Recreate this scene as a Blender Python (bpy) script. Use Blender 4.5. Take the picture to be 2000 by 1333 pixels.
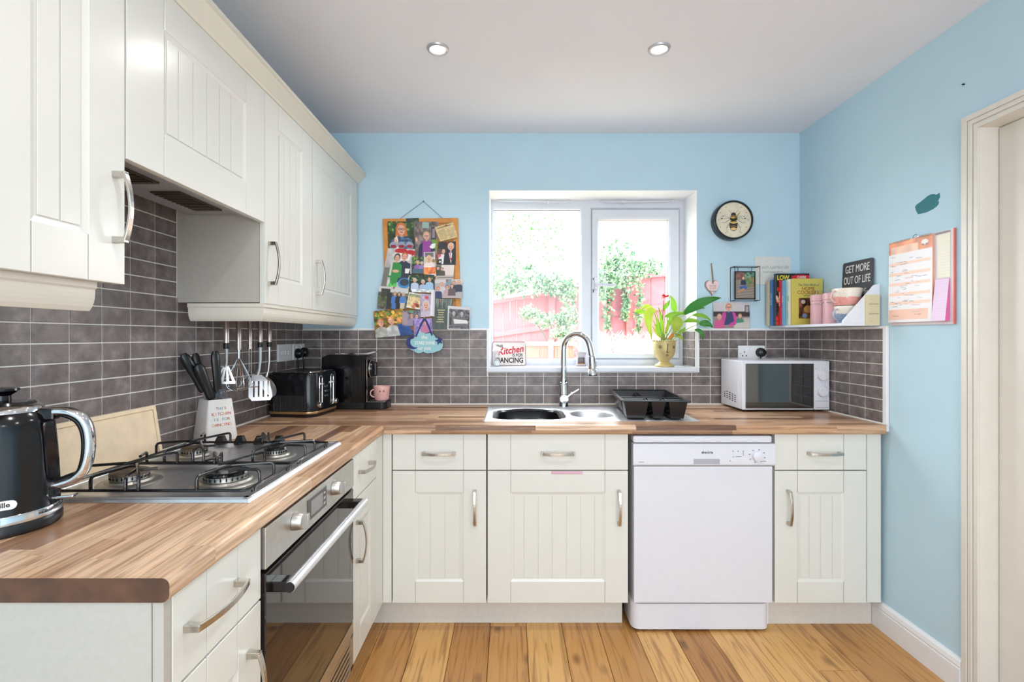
import bpy, math, random
import numpy as np
from mathutils import Matrix, Vector
random.seed(7)
for o in list(bpy.data.objects):
    bpy.data.objects.remove(o)
S = bpy.context.scene
COL = S.collection
PI = math.pi

# ------------------------------------------------------------------ camera
cd = bpy.data.cameras.new('camera')
cam = bpy.data.objects.new('camera', cd)
COL.objects.link(cam)
cam.location = (0, 0, 1.253)
cam.rotation_euler = (PI / 2, 0, 0)
cd.sensor_width = 36.0
cd.lens = 17.0
cd.shift_x = 0.002
cd.shift_y = -0.00475
cd.clip_start = 0.02
S.camera = cam

# ------------------------------------------------------------------ sky
w = bpy.data.worlds.new('overcast_sky')
S.world = w
w.use_nodes = True
bg = w.node_tree.nodes['Background']
bg.inputs[0].default_value = (0.93, 0.97, 1.0, 1)
bg.inputs[1].default_value = 8.5

# ------------------------------------------------------------------ lamps
def lamp(name, kind, loc, rot, energy, color=(1, 1, 1), **kw):
    d = bpy.data.lights.new(name, kind)
    d.energy = energy
    d.color = color
    for k, v in kw.items():
        setattr(d, k, v)
    o = bpy.data.objects.new(name, d)
    COL.objects.link(o)
    o.location = loc
    o.rotation_euler = rot
    return o

CEIL = 2.37
# cool area lamp added behind the camera to brighten fronts facing it
lamp('rear_fill', 'AREA', (0.35, -1.78, 1.25), (PI / 2, 0, 0), 50, (0.92, 0.96, 1.0),
     shape='RECTANGLE', size=2.3, size_y=2.1)
DOWN = [(-0.28, 1.877), (0.579, 1.877), (-0.28, 0.75), (0.579, 0.75), (-0.28, -0.45), (0.579, -0.45)]
for i, (x, y) in enumerate(DOWN):
    lamp('downlight_lamp', 'SPOT', (x, y, CEIL - 0.012), (0, 0, 0), 15, (1.0, 0.985, 0.965),
         spot_size=math.radians(150), spot_blend=0.9, shadow_soft_size=0.03)

S.view_settings.view_transform = 'Standard'
S.view_settings.look = 'None'
S.view_settings.gamma = 1.0
S.view_settings.use_curve_mapping = False
S.view_settings.exposure = 0.3

# ------------------------------------------------------------------ helpers
def lin(c):
    return c / 12.92 if c <= 0.04045 else ((c + 0.055) / 1.055) ** 2.4

def rgb(r, g, b):
    return (lin(r / 255), lin(g / 255), lin(b / 255), 1)

class MB:
    """collects geometry for ONE mesh object"""
    def __init__(self, M=None):
        self.v = []; self.f = []; self.m = []; self.s = []
        self.M = M or Matrix.Identity(4)

    def add(self, verts, faces, m=0, smooth=False):
        o = len(self.v)
        M = self.M
        self.v.extend([tuple(M @ Vector(p)) for p in verts])
        for f in faces:
            self.f.append([i + o for i in f]); self.m.append(m); self.s.append(smooth)
        return self

    def box(self, x0, x1, y0, y1, z0, z1, m=0):
        return self.add([(x0, y0, z0), (x1, y0, z0), (x1, y1, z0), (x0, y1, z0),
                         (x0, y0, z1), (x1, y0, z1), (x1, y1, z1), (x0, y1, z1)],
                        [(0, 3, 2, 1), (4, 5, 6, 7), (0, 1, 5, 4), (1, 2, 6, 5), (2, 3, 7, 6), (3, 0, 4, 7)], m)

    def frustum(self, a, b, m=0):
        """8 corners: a = 4 bottom, b = 4 top (both counter-clockwise)"""
        return self.add(list(a) + list(b), [(3, 2, 1, 0), (4, 5, 6, 7), (0, 1, 5, 4), (1, 2, 6, 5), (2, 3, 7, 6), (3, 0, 4, 7)], m)

    def prism(self, poly, d, m=0, smooth=False):
        """poly: 3d points of a flat polygon, d: extrusion vector"""
        n = len(poly)
        d = Vector(d)
        v = [Vector(p) for p in poly]
        v2 = [p + d for p in v]
        fs = [tuple(range(n))[::-1], tuple(range(n, 2 * n))]
        self.add(v + v2, fs, m)
        o = v + v2
        self.add(o, [(i, (i + 1) % n, n + (i + 1) % n, n + i) for i in range(n)], m, smooth)
        return self

    def lathe(self, prof, c=(0, 0, 0), n=24, m=0, R=None, smooth=True, mod=None):
        R = R or Matrix.Identity(3)
        c = Vector(c)
        vs = []
        for (r, z) in prof:
            for k in range(n):
                a = 2 * PI * k / n
                rr = r * (mod(k, z) if mod else 1)
                vs.append(c + R @ Vector((rr * math.cos(a), rr * math.sin(a), z)))
        fs = []
        for j in range(len(prof) - 1):
            for k in range(n):
                k2 = (k + 1) % n
                fs.append((j * n + k, j * n + k2, (j + 1) * n + k2, (j + 1) * n + k))
        if prof[0][0] > 1e-6:
            fs.append(tuple(range(n))[::-1])
        if prof[-1][0] > 1e-6:
            fs.append(tuple((len(prof) - 1) * n + k for k in range(n)))
        return self.add(vs, fs, m, smooth)

    def tube(self, pts, r, n=8, m=0, closed=False, sx=1.0, flat=None):
        """tube along points; flat=(w,h) gives a rectangular section with up hint z"""
        P = [Vector(p) for p in pts]
        N = len(P)
        rs = r if isinstance(r, (list, tuple)) else [r] * N
        T = []
        for i in range(N):
            a = P[(i - 1) % N] if (closed or i > 0) else P[i]
            b = P[(i + 1) % N] if (closed or i < N - 1) else P[i]
            T.append((b - a).normalized())
        up = Vector((0, 0, 1))
        if abs(T[0].dot(up)) > 0.95:
            up = Vector((0, 1, 0))
        u = (up - T[0] * up.dot(T[0])).normalized()
        vs = []
        for i in range(N):
            u = (u - T[i] * u.dot(T[i])).normalized()
            w_ = T[i].cross(u)
            if flat:
                a, b = flat[0] / 2, flat[1] / 2
                for (p, q) in ((-a, -b), (a, -b), (a, b), (-a, b)):
                    vs.append(P[i] + w_ * p + u * q)
            else:
                for k in range(n):
                    an = 2 * PI * k / n
                    vs.append(P[i] + (u * math.cos(an) + w_ * math.sin(an) * sx) * rs[i])
        k_ = 4 if flat else n
        fs = []
        for i in range(N if closed else N - 1):
            j = (i + 1) % N
            for k in range(k_):
                k2 = (k + 1) % k_
                fs.append((i * k_ + k, i * k_ + k2, j * k_ + k2, j * k_ + k))
        if not closed:
            fs.append(tuple(range(k_))[::-1])
            fs.append(tuple((N - 1) * k_ + k for k in range(k_)))
        return self.add(vs, fs, m, not flat)

    def cyl(self, p0, p1, r, r2=None, n=16, m=0):
        return self.tube([p0, p1], [r, r if r2 is None else r2], n, m)

    def loft(self, rings, m=0, smooth=True, cap0=True, cap1=True):
        n = len(rings[0]); vs = [p for r in rings for p in r]; fs = []
        for j in range(len(rings) - 1):
            for k in range(n):
                k2 = (k + 1) % n
                fs.append((j * n + k, j * n + k2, (j + 1) * n + k2, (j + 1) * n + k))
        if cap0: fs.append(tuple(range(n))[::-1])
        if cap1: fs.append(tuple((len(rings) - 1) * n + k for k in range(n)))
        return self.add(vs, fs, m, smooth)

    def mesh(self, name, inv=None):
        me = bpy.data.meshes.new(name)
        vs = [tuple(inv @ Vector(p)) for p in self.v] if inv is not None else self.v
        me.from_pydata(vs, [], self.f)
        me.polygons.foreach_set('material_index', self.m)
        me.polygons.foreach_set('use_smooth', self.s)
        me.update()
        return me

ROOTM = {}
def inv_of(o):
    while o is not None:
        if o.name in ROOTM:
            return ROOTM[o.name]
        o = o.parent
    return None

def link_mesh(me, name, mats, parent=None, bevel=0, seg=2, kind=None, label=None, sharp=35):
    o = bpy.data.objects.new(name, me)
    COL.objects.link(o)
    if not isinstance(mats, (list, tuple)):
        mats = [mats]
    if not me.materials:
        for m in mats:
            me.materials.append(m)
    if parent is not None:
        o.parent = parent
    if sharp and any(p.use_smooth for p in me.polygons):
        me.set_sharp_from_angle(angle=math.radians(sharp))
    if bevel:
        b = o.modifiers.new('edge', 'BEVEL')
        b.width = bevel; b.segments = seg; b.limit_method = 'ANGLE'; b.angle_limit = math.radians(40)
    if kind: o['kind'] = kind
    if label: o['label'] = label
    return o

def build(mb, name, mats, parent=None, bevel=0, seg=2, kind=None, label=None, local=False, sharp=35):
    inv = None if (local or parent is None) else inv_of(parent)
    me = mb.mesh(name, inv)
    return link_mesh(me, name, mats, parent, bevel, seg, kind, label, sharp)

def thing(name, label, cat, loc=(0, 0, 0), rz=0.0, group=None, rx=0.0, ry=0.0):
    o = bpy.data.objects.new(name, None)
    COL.objects.link(o)
    o.empty_display_size = 0.05
    o.location = loc
    o.rotation_euler = (rx, ry, rz)
    o['label'] = label; o['category'] = cat
    if group: o['group'] = group
    M = Matrix.Translation(loc) @ o.rotation_euler.to_matrix().to_4x4()
    ROOTM[o.name] = M.inverted()
    return o

def tag(o, label, cat, group=None):
    o['label'] = label; o['category'] = cat
    if group: o['group'] = group
    return o

def structure(name, label=None):
    o = bpy.data.objects.new(name, None)
    COL.objects.link(o)
    o['kind'] = 'structure'
    if label: o['label'] = label
    return o

def frame(o, u, v, n):
    """matrix mapping local (u,v,n) to world"""
    M = Matrix.Identity(4)
    for i, c in enumerate((u, v, n)):
        for r in range(3):
            M[r][i] = c[r]
    for r in range(3):
        M[r][3] = o[r]
    return M
def F_back(x, y, z):   # facing -y (towards the room): u=+x, v=+z
    return frame((x, y, z), (1, 0, 0), (0, 0, 1), (0, -1, 0))
def F_left(x, y, z):   # left wall, facing +x: u=+y
    return frame((x, y, z), (0, 1, 0), (0, 0, 1), (1, 0, 0))
def F_right(x, y, z):  # right wall, facing -x: u=-y
    return frame((x, y, z), (0, -1, 0), (0, 0, 1), (-1, 0, 0))

def smooth_path(pts, k=5):
    P = [Vector(p) for p in pts]; out = []
    for i in range(len(P) - 1):
        a, b, c, d = P[max(i - 1, 0)], P[i], P[i + 1], P[min(i + 2, len(P) - 1)]
        for j in range(k):
            t = j / k
            out.append(.5 * ((2 * b) + (c - a) * t + (2 * a - 5 * b + 4 * c - d) * t * t + (3 * b - a - 3 * c + d) * t ** 3))
    return out + [P[-1]]

# ------------------------------------------------------------------ materials
def mat(name, col, rough=0.5, metal=0.0, var=0.04, scale=30, bump=0.0, bscale=200, coat=0.0, spec=0.5, emit=None, alpha=None, trans=0.0):
    m = bpy.data.materials.new(name)
    m.use_nodes = True
    nt = m.node_tree
    b = nt.nodes['Principled BSDF']
    b.inputs['Roughness'].default_value = rough
    b.inputs['Metallic'].default_value = metal
    b.inputs['Specular IOR Level'].default_value = spec
    b.inputs['Coat Weight'].default_value = coat
    b.inputs['Transmission Weight'].default_value = trans
    tc = nt.nodes.new('ShaderNodeTexCoord')
    if var > 0:
        n = nt.nodes.new('ShaderNodeTexNoise')
        n.inputs['Scale'].default_value = scale
        n.inputs['Detail'].default_value = 3
        nt.links.new(tc.outputs['Object'], n.inputs['Vector'])
        r = nt.nodes.new('ShaderNodeValToRGB')
        r.color_ramp.elements[0].position = 0.3
        r.color_ramp.elements[1].position = 0.7
        r.color_ramp.elements[0].color = (*[max(0, c * (1 - var)) for c in col[:3]], 1)
        r.color_ramp.elements[1].color = (*[min(1, c * (1 + var)) for c in col[:3]], 1)
        nt.links.new(n.outputs['Fac'], r.inputs['Fac'])
        nt.links.new(r.outputs['Color'], b.inputs['Base Color'])
    else:
        b.inputs['Base Color'].default_value = col
    if bump > 0:
        n2 = nt.nodes.new('ShaderNodeTexNoise')
        n2.inputs['Scale'].default_value = bscale
        n2.inputs['Detail'].default_value = 2
        nt.links.new(tc.outputs['Object'], n2.inputs['Vector'])
        bp = nt.nodes.new('ShaderNodeBump')
        bp.inputs['Strength'].default_value = bump
        bp.inputs['Distance'].default_value = 0.002
        nt.links.new(n2.outputs['Fac'], bp.inputs['Height'])
        nt.links.new(bp.outputs['Normal'], b.inputs['Normal'])
    if emit:
        b.inputs['Emission Color'].default_value = emit[0]
        b.inputs['Emission Strength'].default_value = emit[1]
    return m

def N(nt, t, **kw):
    n = nt.nodes.new(t)
    for k, v in kw.items():
        setattr(n, k, v)
    return n

def mth(nt, op, a, b=None):
    n = nt.nodes.new('ShaderNodeMath'); n.operation = op
    for i, x in enumerate((a, b)):
        if x is None: continue
        if isinstance(x, (int, float)): n.inputs[i].default_value = x
        else: nt.links.new(x, n.inputs[i])
    return n.outputs[0]

def ramp(nt, fac, stops):
    r = nt.nodes.new('ShaderNodeValToRGB')
    e = r.color_ramp.elements
    while len(e) < len(stops): e.new(0.5)
    for el, (p, c) in zip(e, stops):
        el.position = p; el.color = c
    nt.links.new(fac, r.inputs['Fac'])
    return r.outputs['Color']

def mixc(nt, kind, fac, a, b):
    n = nt.nodes.new('ShaderNodeMix'); n.data_type = 'RGBA'; n.blend_type = kind
    for i, x in ((0, fac), (6, a), (7, b)):
        if isinstance(x, (int, float)): n.inputs[i].default_value = x
        elif isinstance(x, tuple): n.inputs[i].default_value = x
        else: nt.links.new(x, n.inputs[i])
    return n.outputs[2]

def block_wood(name, along, stops, width=0.043, length=0.42, rough=0.3, perp_z=True):
    """laminate printed as wooden staves; along = 0 (x) or 1 (y)"""
    m = bpy.data.materials.new(name); m.use_nodes = True
    nt = m.node_tree; b = nt.nodes['Principled BSDF']
    tc = N(nt, 'ShaderNodeTexCoord'); sp = N(nt, 'ShaderNodeSeparateXYZ')
    geo = N(nt, 'ShaderNodeNewGeometry')
    nt.links.new(geo.outputs['Position'], sp.inputs[0])
    U = sp.outputs[along]; V = sp.outputs[1 - along]
    V = mth(nt, 'ADD', V, mth(nt, 'MULTIPLY', sp.outputs[2], 1.0))
    row = mth(nt, 'FLOOR', mth(nt, 'DIVIDE', V, width))
    wn = N(nt, 'ShaderNodeTexWhiteNoise', noise_dimensions='1D')
    nt.links.new(row, wn.inputs['W'])
    uu = mth(nt, 'ADD', mth(nt, 'DIVIDE', U, length), mth(nt, 'MULTIPLY', wn.outputs['Value'], 13.7))
    cell = mth(nt, 'FLOOR', uu)
    cb = N(nt, 'ShaderNodeCombineXYZ')
    nt.links.new(row, cb.inputs[0]); nt.links.new(cell, cb.inputs[1])
    wn2 = N(nt, 'ShaderNodeTexWhiteNoise', noise_dimensions='2D')
    nt.links.new(cb.outputs[0], wn2.inputs['Vector'])
    base = ramp(nt, wn2.outputs['Value'], stops)
    # grain
    cg = N(nt, 'ShaderNodeCombineXYZ')
    nt.links.new(mth(nt, 'ADD', mth(nt, 'MULTIPLY', U, 5.0), mth(nt, 'MULTIPLY', wn2.outputs['Value'], 30)), cg.inputs[0])
    nt.links.new(mth(nt, 'MULTIPLY', V, 95.0), cg.inputs[1])
    ng = N(nt, 'ShaderNodeTexNoise'); ng.inputs['Scale'].default_value = 1.0; ng.inputs['Detail'].default_value = 5; ng.inputs['Distortion'].default_value = 0.8
    nt.links.new(cg.outputs[0], ng.inputs['Vector'])
    g = ramp(nt, ng.outputs['Fac'], [(0.36, (0.55, 0.48, 0.43, 1)), (0.56, (1.08, 1.07, 1.05, 1))])
    c = mixc(nt, 'MULTIPLY', 0.8, base, g)
    nt.links.new(c, b.inputs['Base Color'])
    b.inputs['Roughness'].default_value = rough
    return m

def oak(name):
    m = bpy.data.materials.new(name); m.use_nodes = True
    nt = m.node_tree; b = nt.nodes['Principled BSDF']
    oi = N(nt, 'ShaderNodeObjectInfo'); geo = N(nt, 'ShaderNodeNewGeometry')
    sp = N(nt, 'ShaderNodeSeparateXYZ'); nt.links.new(geo.outputs['Position'], sp.inputs[0])
    rnd = oi.outputs['Random']
    base = ramp(nt, rnd, [(0.0, rgb(180, 128, 72)), (0.35, rgb(216, 168, 104)), (0.65, rgb(198, 146, 86)), (1.0, rgb(158, 108, 58))])
    cg = N(nt, 'ShaderNodeCombineXYZ')
    nt.links.new(mth(nt, 'ADD', mth(nt, 'MULTIPLY', sp.outputs[1], 3.0), mth(nt, 'MULTIPLY', rnd, 50)), cg.inputs[0])
    nt.links.new(mth(nt, 'MULTIPLY', sp.outputs[0], 45.0), cg.inputs[1])
    ng = N(nt, 'ShaderNodeTexNoise'); ng.inputs['Scale'].default_value = 1; ng.inputs['Detail'].default_value = 6; ng.inputs['Distortion'].default_value = 1.2
    nt.links.new(cg.outputs[0], ng.inputs['Vector'])
    g = ramp(nt, ng.outputs['Fac'], [(0.33, (0.5, 0.42, 0.33, 1)), (0.5, (1.03, 1.02, 1, 1)), (0.8, (1.12, 1.1, 1.06, 1))])
    c = mixc(nt, 'MULTIPLY', 0.75, base, g)
    # knots
    cv = N(nt, 'ShaderNodeCombineXYZ')
    nt.links.new(mth(nt, 'ADD', mth(nt, 'MULTIPLY', sp.outputs[0], 7), mth(nt, 'MULTIPLY', rnd, 31)), cv.inputs[0])
    nt.links.new(mth(nt, 'MULTIPLY', sp.outputs[1], 3.5), cv.inputs[1])
    vo = N(nt, 'ShaderNodeTexVoronoi'); vo.inputs['Scale'].default_value = 1.0
    nt.links.new(cv.outputs[0], vo.inputs['Vector'])
    k = ramp(nt, vo.outputs['Distance'], [(0.04, (0.16, 0.1, 0.06, 1)), (0.16, (1, 1, 1, 1))])
    c = mixc(nt, 'MULTIPLY', 0.7, c, k)
    nt.links.new(c, b.inputs['Base Color'])
    b.inputs['Roughness'].default_value = 0.32
    return m

def tile_mat(name):
    m = bpy.data.materials.new(name); m.use_nodes = True
    nt = m.node_tree; b = nt.nodes['Principled BSDF']
    oi = N(nt, 'ShaderNodeObjectInfo'); geo = N(nt, 'ShaderNodeNewGeometry')
    n = N(nt, 'ShaderNodeTexNoise'); n.inputs['Scale'].default_value = 22; n.inputs['Detail'].default_value = 6; n.inputs['Roughness'].default_value = 0.65
    nt.links.new(geo.outputs['Position'], n.inputs['Vector'])
    base = ramp(nt, n.outputs['Fac'], [(0.3, rgb(90, 81, 79)), (0.55, rgb(122, 112, 110)), (0.75, rgb(152, 142, 139))])
    v = ramp(nt, oi.outputs['Random'], [(0, (0.85, 0.85, 0.86, 1)), (1, (1.12, 1.1, 1.1, 1))])
    nt.links.new(mixc(nt, 'MULTIPLY', 1.0, base, v), b.inputs['Base Color'])
    b.inputs['Roughness'].default_value = 0.34
    return m

def glass_mat(name):
    m = bpy.data.materials.new(name); m.use_nodes = True
    nt = m.node_tree
    for n in list(nt.nodes):
        if n.type == 'BSDF_PRINCIPLED': nt.nodes.remove(n)
    out = [n for n in nt.nodes if n.type == 'OUTPUT_MATERIAL'][0]
    t = N(nt, 'ShaderNodeBsdfTransparent'); g = N(nt, 'ShaderNodeBsdfGlossy'); g.inputs['Roughness'].default_value = 0.0
    t.inputs['Color'].default_value = (0.97, 0.985, 0.98, 1)
    fr = N(nt, 'ShaderNodeFresnel'); geo = N(nt, 'ShaderNodeNewGeometry')
    nt.links.new(mth(nt, 'SUBTRACT', 1.5, mth(nt, 'MULTIPLY', geo.outputs['Backfacing'], 0.83333)), fr.inputs['IOR'])
    mx = N(nt, 'ShaderNodeMixShader')
    nt.links.new(fr.outputs[0], mx.inputs[0]); nt.links.new(t.outputs[0], mx.inputs[1]); nt.links.new(g.outputs[0], mx.inputs[2])
    nt.links.new(mx.outputs[0], out.inputs[0])
    return m

def print_mat(name, rough=0.35):
    m = bpy.data.materials.new(name); m.use_nodes = True
    nt = m.node_tree; b = nt.nodes['Principled BSDF']
    a = N(nt, 'ShaderNodeAttribute'); a.attribute_name = 'Col'
    nt.links.new(a.outputs['Color'], b.inputs['Base Color'])
    b.inputs['Roughness'].default_value = rough
    return m

def leaf_mat(name, c0, c1, trans=0.3):
    m = bpy.data.materials.new(name); m.use_nodes = True
    nt = m.node_tree; b = nt.nodes['Principled BSDF']
    out = [n for n in nt.nodes if n.type == 'OUTPUT_MATERIAL'][0]
    geo = N(nt, 'ShaderNodeNewGeometry')
    n = N(nt, 'ShaderNodeTexNoise'); n.inputs['Scale'].default_value = 6
    nt.links.new(geo.outputs['Position'], n.inputs['Vector'])
    rr = mth(nt, 'ADD', mth(nt, 'MULTIPLY', geo.outputs['Random Per Island'], 0.6), mth(nt, 'MULTIPLY', n.outputs['Fac'], 0.4))
    c = ramp(nt, rr, [(0.25, c0), (0.75, c1)])
    nt.links.new(c, b.inputs['Base Color'])
    b.inputs['Roughness'].default_value = 0.4
    tr = N(nt, 'ShaderNodeBsdfTranslucent'); nt.links.new(c, tr.inputs['Color'])
    mx = N(nt, 'ShaderNodeMixShader'); mx.inputs[0].default_value = trans
    nt.links.new(b.outputs[0], mx.inputs[1]); nt.links.new(tr.outputs[0], mx.inputs[2])
    nt.links.new(mx.outputs[0], out.inputs[0])
    return m

BLUE = mat('blue_wall_paint', rgb(191, 220, 234), 0.75, var=0.015, scale=8, bump=0.08, bscale=350)
CEILM = mat('ceiling_paint', rgb(236, 236, 243), 0.85, var=0.01, scale=5, bump=0.05, bscale=300)
WHITE = mat('white_gloss_paint', rgb(236, 236, 238), 0.3, var=0.01)
PVC = mat('white_pvc', rgb(216, 220, 229), 0.25, var=0.01)
REVEAL = mat('white_reveal_paint', rgb(238, 240, 244), 0.6, var=0.01)
DOORW = mat('cream_door_paint', rgb(226, 221, 212), 0.35, var=0.02, scale=20)
CAB = mat('cream_cabinet_foil', rgb(228, 227, 220), 0.22, var=0.01, scale=12)
CABSIDE = mat('cream_cabinet_board', rgb(188, 183, 174), 0.4, var=0.03, scale=90)
PLINTH = mat('plinth_board', rgb(218, 212, 203), 0.45, var=0.03, scale=60)
PELM = mat('cream_pelmet_foil', rgb(226, 221, 209), 0.3, var=0.01)
NICKEL = mat('brushed_nickel', rgb(196, 190, 182), 0.24, 1.0, var=0.05, scale=150)
STEEL = mat('stainless_steel', rgb(226, 226, 228), 0.36, 1.0, var=0.06, scale=40)
OVENSTEEL = mat('oven_stainless', rgb(196, 194, 190), 0.38, 1.0, var=0.06, scale=60)
CHROME = mat('chrome', rgb(222, 222, 224), 0.06, 1.0, var=0)
ALU = mat('cast_aluminium', rgb(175, 172, 165), 0.42, 1.0, var=0.1, scale=60)
BURNT = mat('burnt_enamel', rgb(88, 74, 60), 0.6, 0.2, var=0.3, scale=90)
BLACK = mat('black_plastic', rgb(22, 22, 25), 0.3, var=0.05)
BLACKG = mat('gloss_black', rgb(10, 10, 14), 0.14, var=0.05)
BLACKM = mat('black_satin_metal', rgb(20, 20, 22), 0.38, 0.2, var=0.1)
IRON = mat('black_enamel_wire', rgb(18, 17, 19), 0.2, var=0.1, coat=0.3)
OVENGLASS = mat('dark_oven_glass', rgb(34, 30, 30), 0.04, var=0, coat=0.25, spec=0.6)
MWGLASS = mat('dark_microwave_glass', rgb(16, 18, 22), 0.06, var=0, coat=1.0, spec=1.0)
APPL = mat('white_appliance', rgb(227, 227, 235), 0.28, var=0.01)
APPLG = mat('pale_grey_plastic', rgb(176, 176, 186), 0.35, var=0.02)
GROUT = mat('cream_grout', rgb(234, 231, 222), 0.8, var=0.04, scale=60)
TILE = tile_mat('slate_tile_glaze')
OAK = oak('oak_plank')
SUBFLOOR = mat('dark_joint', rgb(92, 62, 36), 0.8)
STAVES = [(0.0, rgb(112, 80, 62)), (0.18, rgb(172, 130, 98)), (0.42, rgb(220, 184, 150)), (0.65, rgb(190, 146, 112)), (0.85, rgb(226, 192, 160)), (1.0, rgb(144, 106, 82))]
WOODX = block_wood('stave_laminate_across', 0, STAVES)
WOODY = block_wood('stave_laminate_along', 1, STAVES)
WALNUT = mat('walnut_edge', rgb(92, 60, 40), 0.4, var=0.35, scale=22)
GLASS = glass_mat('clear_glass')
PRINT = print_mat('photo_print')
PAPER = mat('white_paper', rgb(236, 235, 232), 0.7, var=0.01)
INK = mat('black_ink', rgb(28, 26, 30), 0.6, var=0)
SEAL = mat('white_sealant', rgb(230, 228, 222), 0.5, var=0.02)
BEAM = mat('lamp_glow', (1, 1, 1, 1), 0.5, var=0, emit=((1.0, 0.96, 0.9, 1), 9.0))

# ------------------------------------------------------------------ lettering
_dg = None
def text(s, size, m, parent, M, extrude=0.0003, align='CENTER', shear=0.0, bold=0.0, sx=1.0, name='lettering', space=1.0):
    c = bpy.data.curves.new('font', 'FONT')
    c.body = s; c.size = size; c.align_x = align; c.align_y = 'CENTER'
    c.shear = shear; c.offset = bold; c.extrude = extrude; c.space_character = space
    c.resolution_u = 3
    t = bpy.data.objects.new('font', c)
    COL.objects.link(t)
    me = bpy.data.meshes.new_from_object(t.evaluated_get(bpy.context.evaluated_depsgraph_get()))
    bpy.data.objects.remove(t); bpy.data.curves.remove(c)
    T = M @ Matrix.Diagonal((sx, 1, 1, 1))
    inv = inv_of(parent) if parent else None
    me.transform((inv @ T) if inv is not None else T)
    me.name = name
    me.materials.clear()
    me.materials.append(m)
    o = bpy.data.objects.new(name, me)
    COL.objects.link(o)
    o.parent = parent
    return o

# ------------------------------------------------------------------ flat print (photographs, covers, dials)
class Canvas:
    SS = 3
    def __init__(self, w, h, bg, k=1.35):
        self.ow, self.oh = int(w * k), int(h * k)
        w, h = self.ow * self.SS, self.oh * self.SS
        self.w, self.h = w, h
        self.a = np.zeros((h, w, 3)); self.a[:] = np.array(bg) / 255.0
        ys, xs = np.mgrid[0:h, 0:w]
        self.u = xs / (w - 1); self.v = ys / (h - 1)
    def flat(self):
        s = self.SS
        return self.a.reshape(self.oh, s, self.ow, s, 3).mean((1, 3))
    def paint(self, mask, c):
        self.a[mask] = np.array(c) / 255.0; return self
    def rect(self, u0, v0, u1, v1, c):
        return self.paint((self.u >= u0) & (self.u <= u1) & (self.v >= v0) & (self.v <= v1), c)
    def ell(self, u, v, ru, rv, c):
        return self.paint(((self.u - u) / ru) ** 2 + ((self.v - v) / rv) ** 2 <= 1, c)
    def poly(self, pts, c):
        m = np.zeros((self.h, self.w), bool)
        n = len(pts)
        for i in range(n):
            (x1, y1), (x2, y2) = pts[i], pts[(i + 1) % n]
            if y1 == y2: continue
            cond = ((y1 > self.v) != (y2 > self.v)) & (self.u < (x2 - x1) * (self.v - y1) / (y2 - y1) + x1)
            m ^= cond
        return self.paint(m, c)
    def line(self, u0, v0, u1, v1, t, c, asp=1.0):
        du, dv = u1 - u0, (v1 - v0) * asp
        L = du * du + dv * dv
        k = np.clip(((self.u - u0) * du + (self.v - v0) * asp * dv) / max(L, 1e-9), 0, 1)
        d = np.hypot(self.u - u0 - k * du, (self.v - v0) * asp - k * dv)
        return self.paint(d <= t, c)
    def noise(self, amt, seed, u0=0, v0=0, u1=1, v1=1, cells=12):
        r = np.random.RandomState(seed)
        g = r.rand(cells + 1, cells + 1)
        x = np.clip(self.u * cells, 0, cells - 1e-6); y = np.clip(self.v * cells, 0, cells - 1e-6)
        xi, yi = x.astype(int), y.astype(int); fx, fy = x - xi, y - yi
        n = (g[yi, xi] * (1 - fx) + g[yi, xi + 1] * fx) * (1 - fy) + (g[yi + 1, xi] * (1 - fx) + g[yi + 1, xi + 1] * fx) * fy
        m = (self.u >= u0) & (self.u <= u1) & (self.v >= v0) & (self.v <= v1)
        self.a[m] = np.clip(self.a[m] * (1 + amt * (n[m] - 0.5)[:, None] * 2), 0, 1)
        return self
    def person(self, u, v, s, hair, top, skin=(226, 172, 148), asp=1.0, legs=None, glasses=False, long=False):
        """u,v = centre of face; s = face half-height"""
        q = s * asp
        self.poly([(u - 2.1 * q, v + 5.6 * s), (u - 1.9 * q, v + 2.0 * s), (u - 0.7 * q, v + 1.25 * s), (u + 0.7 * q, v + 1.25 * s), (u + 1.9 * q, v + 2.0 * s), (u + 2.1 * q, v + 5.6 * s)], top)
        if legs: self.poly([(u - 1.5 * q, v + 5.4 * s), (u + 1.5 * q, v + 5.4 * s), (u + 1.2 * q, v + 10 * s), (u - 1.2 * q, v + 10 * s)], legs)
        self.ell(u, v - 0.15 * s, 1.0 * q, 1.15 * s, hair)
        if long: self.poly([(u - 1.0 * q, v - .2 * s), (u + 1.0 * q, v - .2 * s), (u + 1.15 * q, v + 1.3 * s), (u - 1.15 * q, v + 1.3 * s)], hair)
        self.rect(u - 0.3 * q, v + .6 * s, u + 0.3 * q, v + 1.5 * s, tuple(int(c * .88) for c in skin))
        self.ell(u, v + 0.1 * s, 0.72 * q, 0.95 * s, skin)
        if s > 0.07:
            for e in (-.3, .3): self.ell(u + e * q, v, .12 * q, .1 * s, (50, 40, 40))
            self.ell(u, v + .55 * s, .28 * q, .1 * s, (170, 70, 70))
        if glasses:
            for e in (-.33, .33): self.ell(u + e * q, v, .3 * q, .2 * s, (60, 50, 55)); self.ell(u + e * q, v, .2 * q, .12 * s, (210, 170, 150))
        return self
    def leaves(self, seed, n, u0, v0, u1, v1, cols, r=0.03):
        g = random.Random(seed)
        for _ in range(n):
            self.ell(g.uniform(u0, u1), g.uniform(v0, v1), r * g.uniform(.6, 1.4), r * g.uniform(.6, 1.4), g.choice(cols))
        return self

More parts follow.
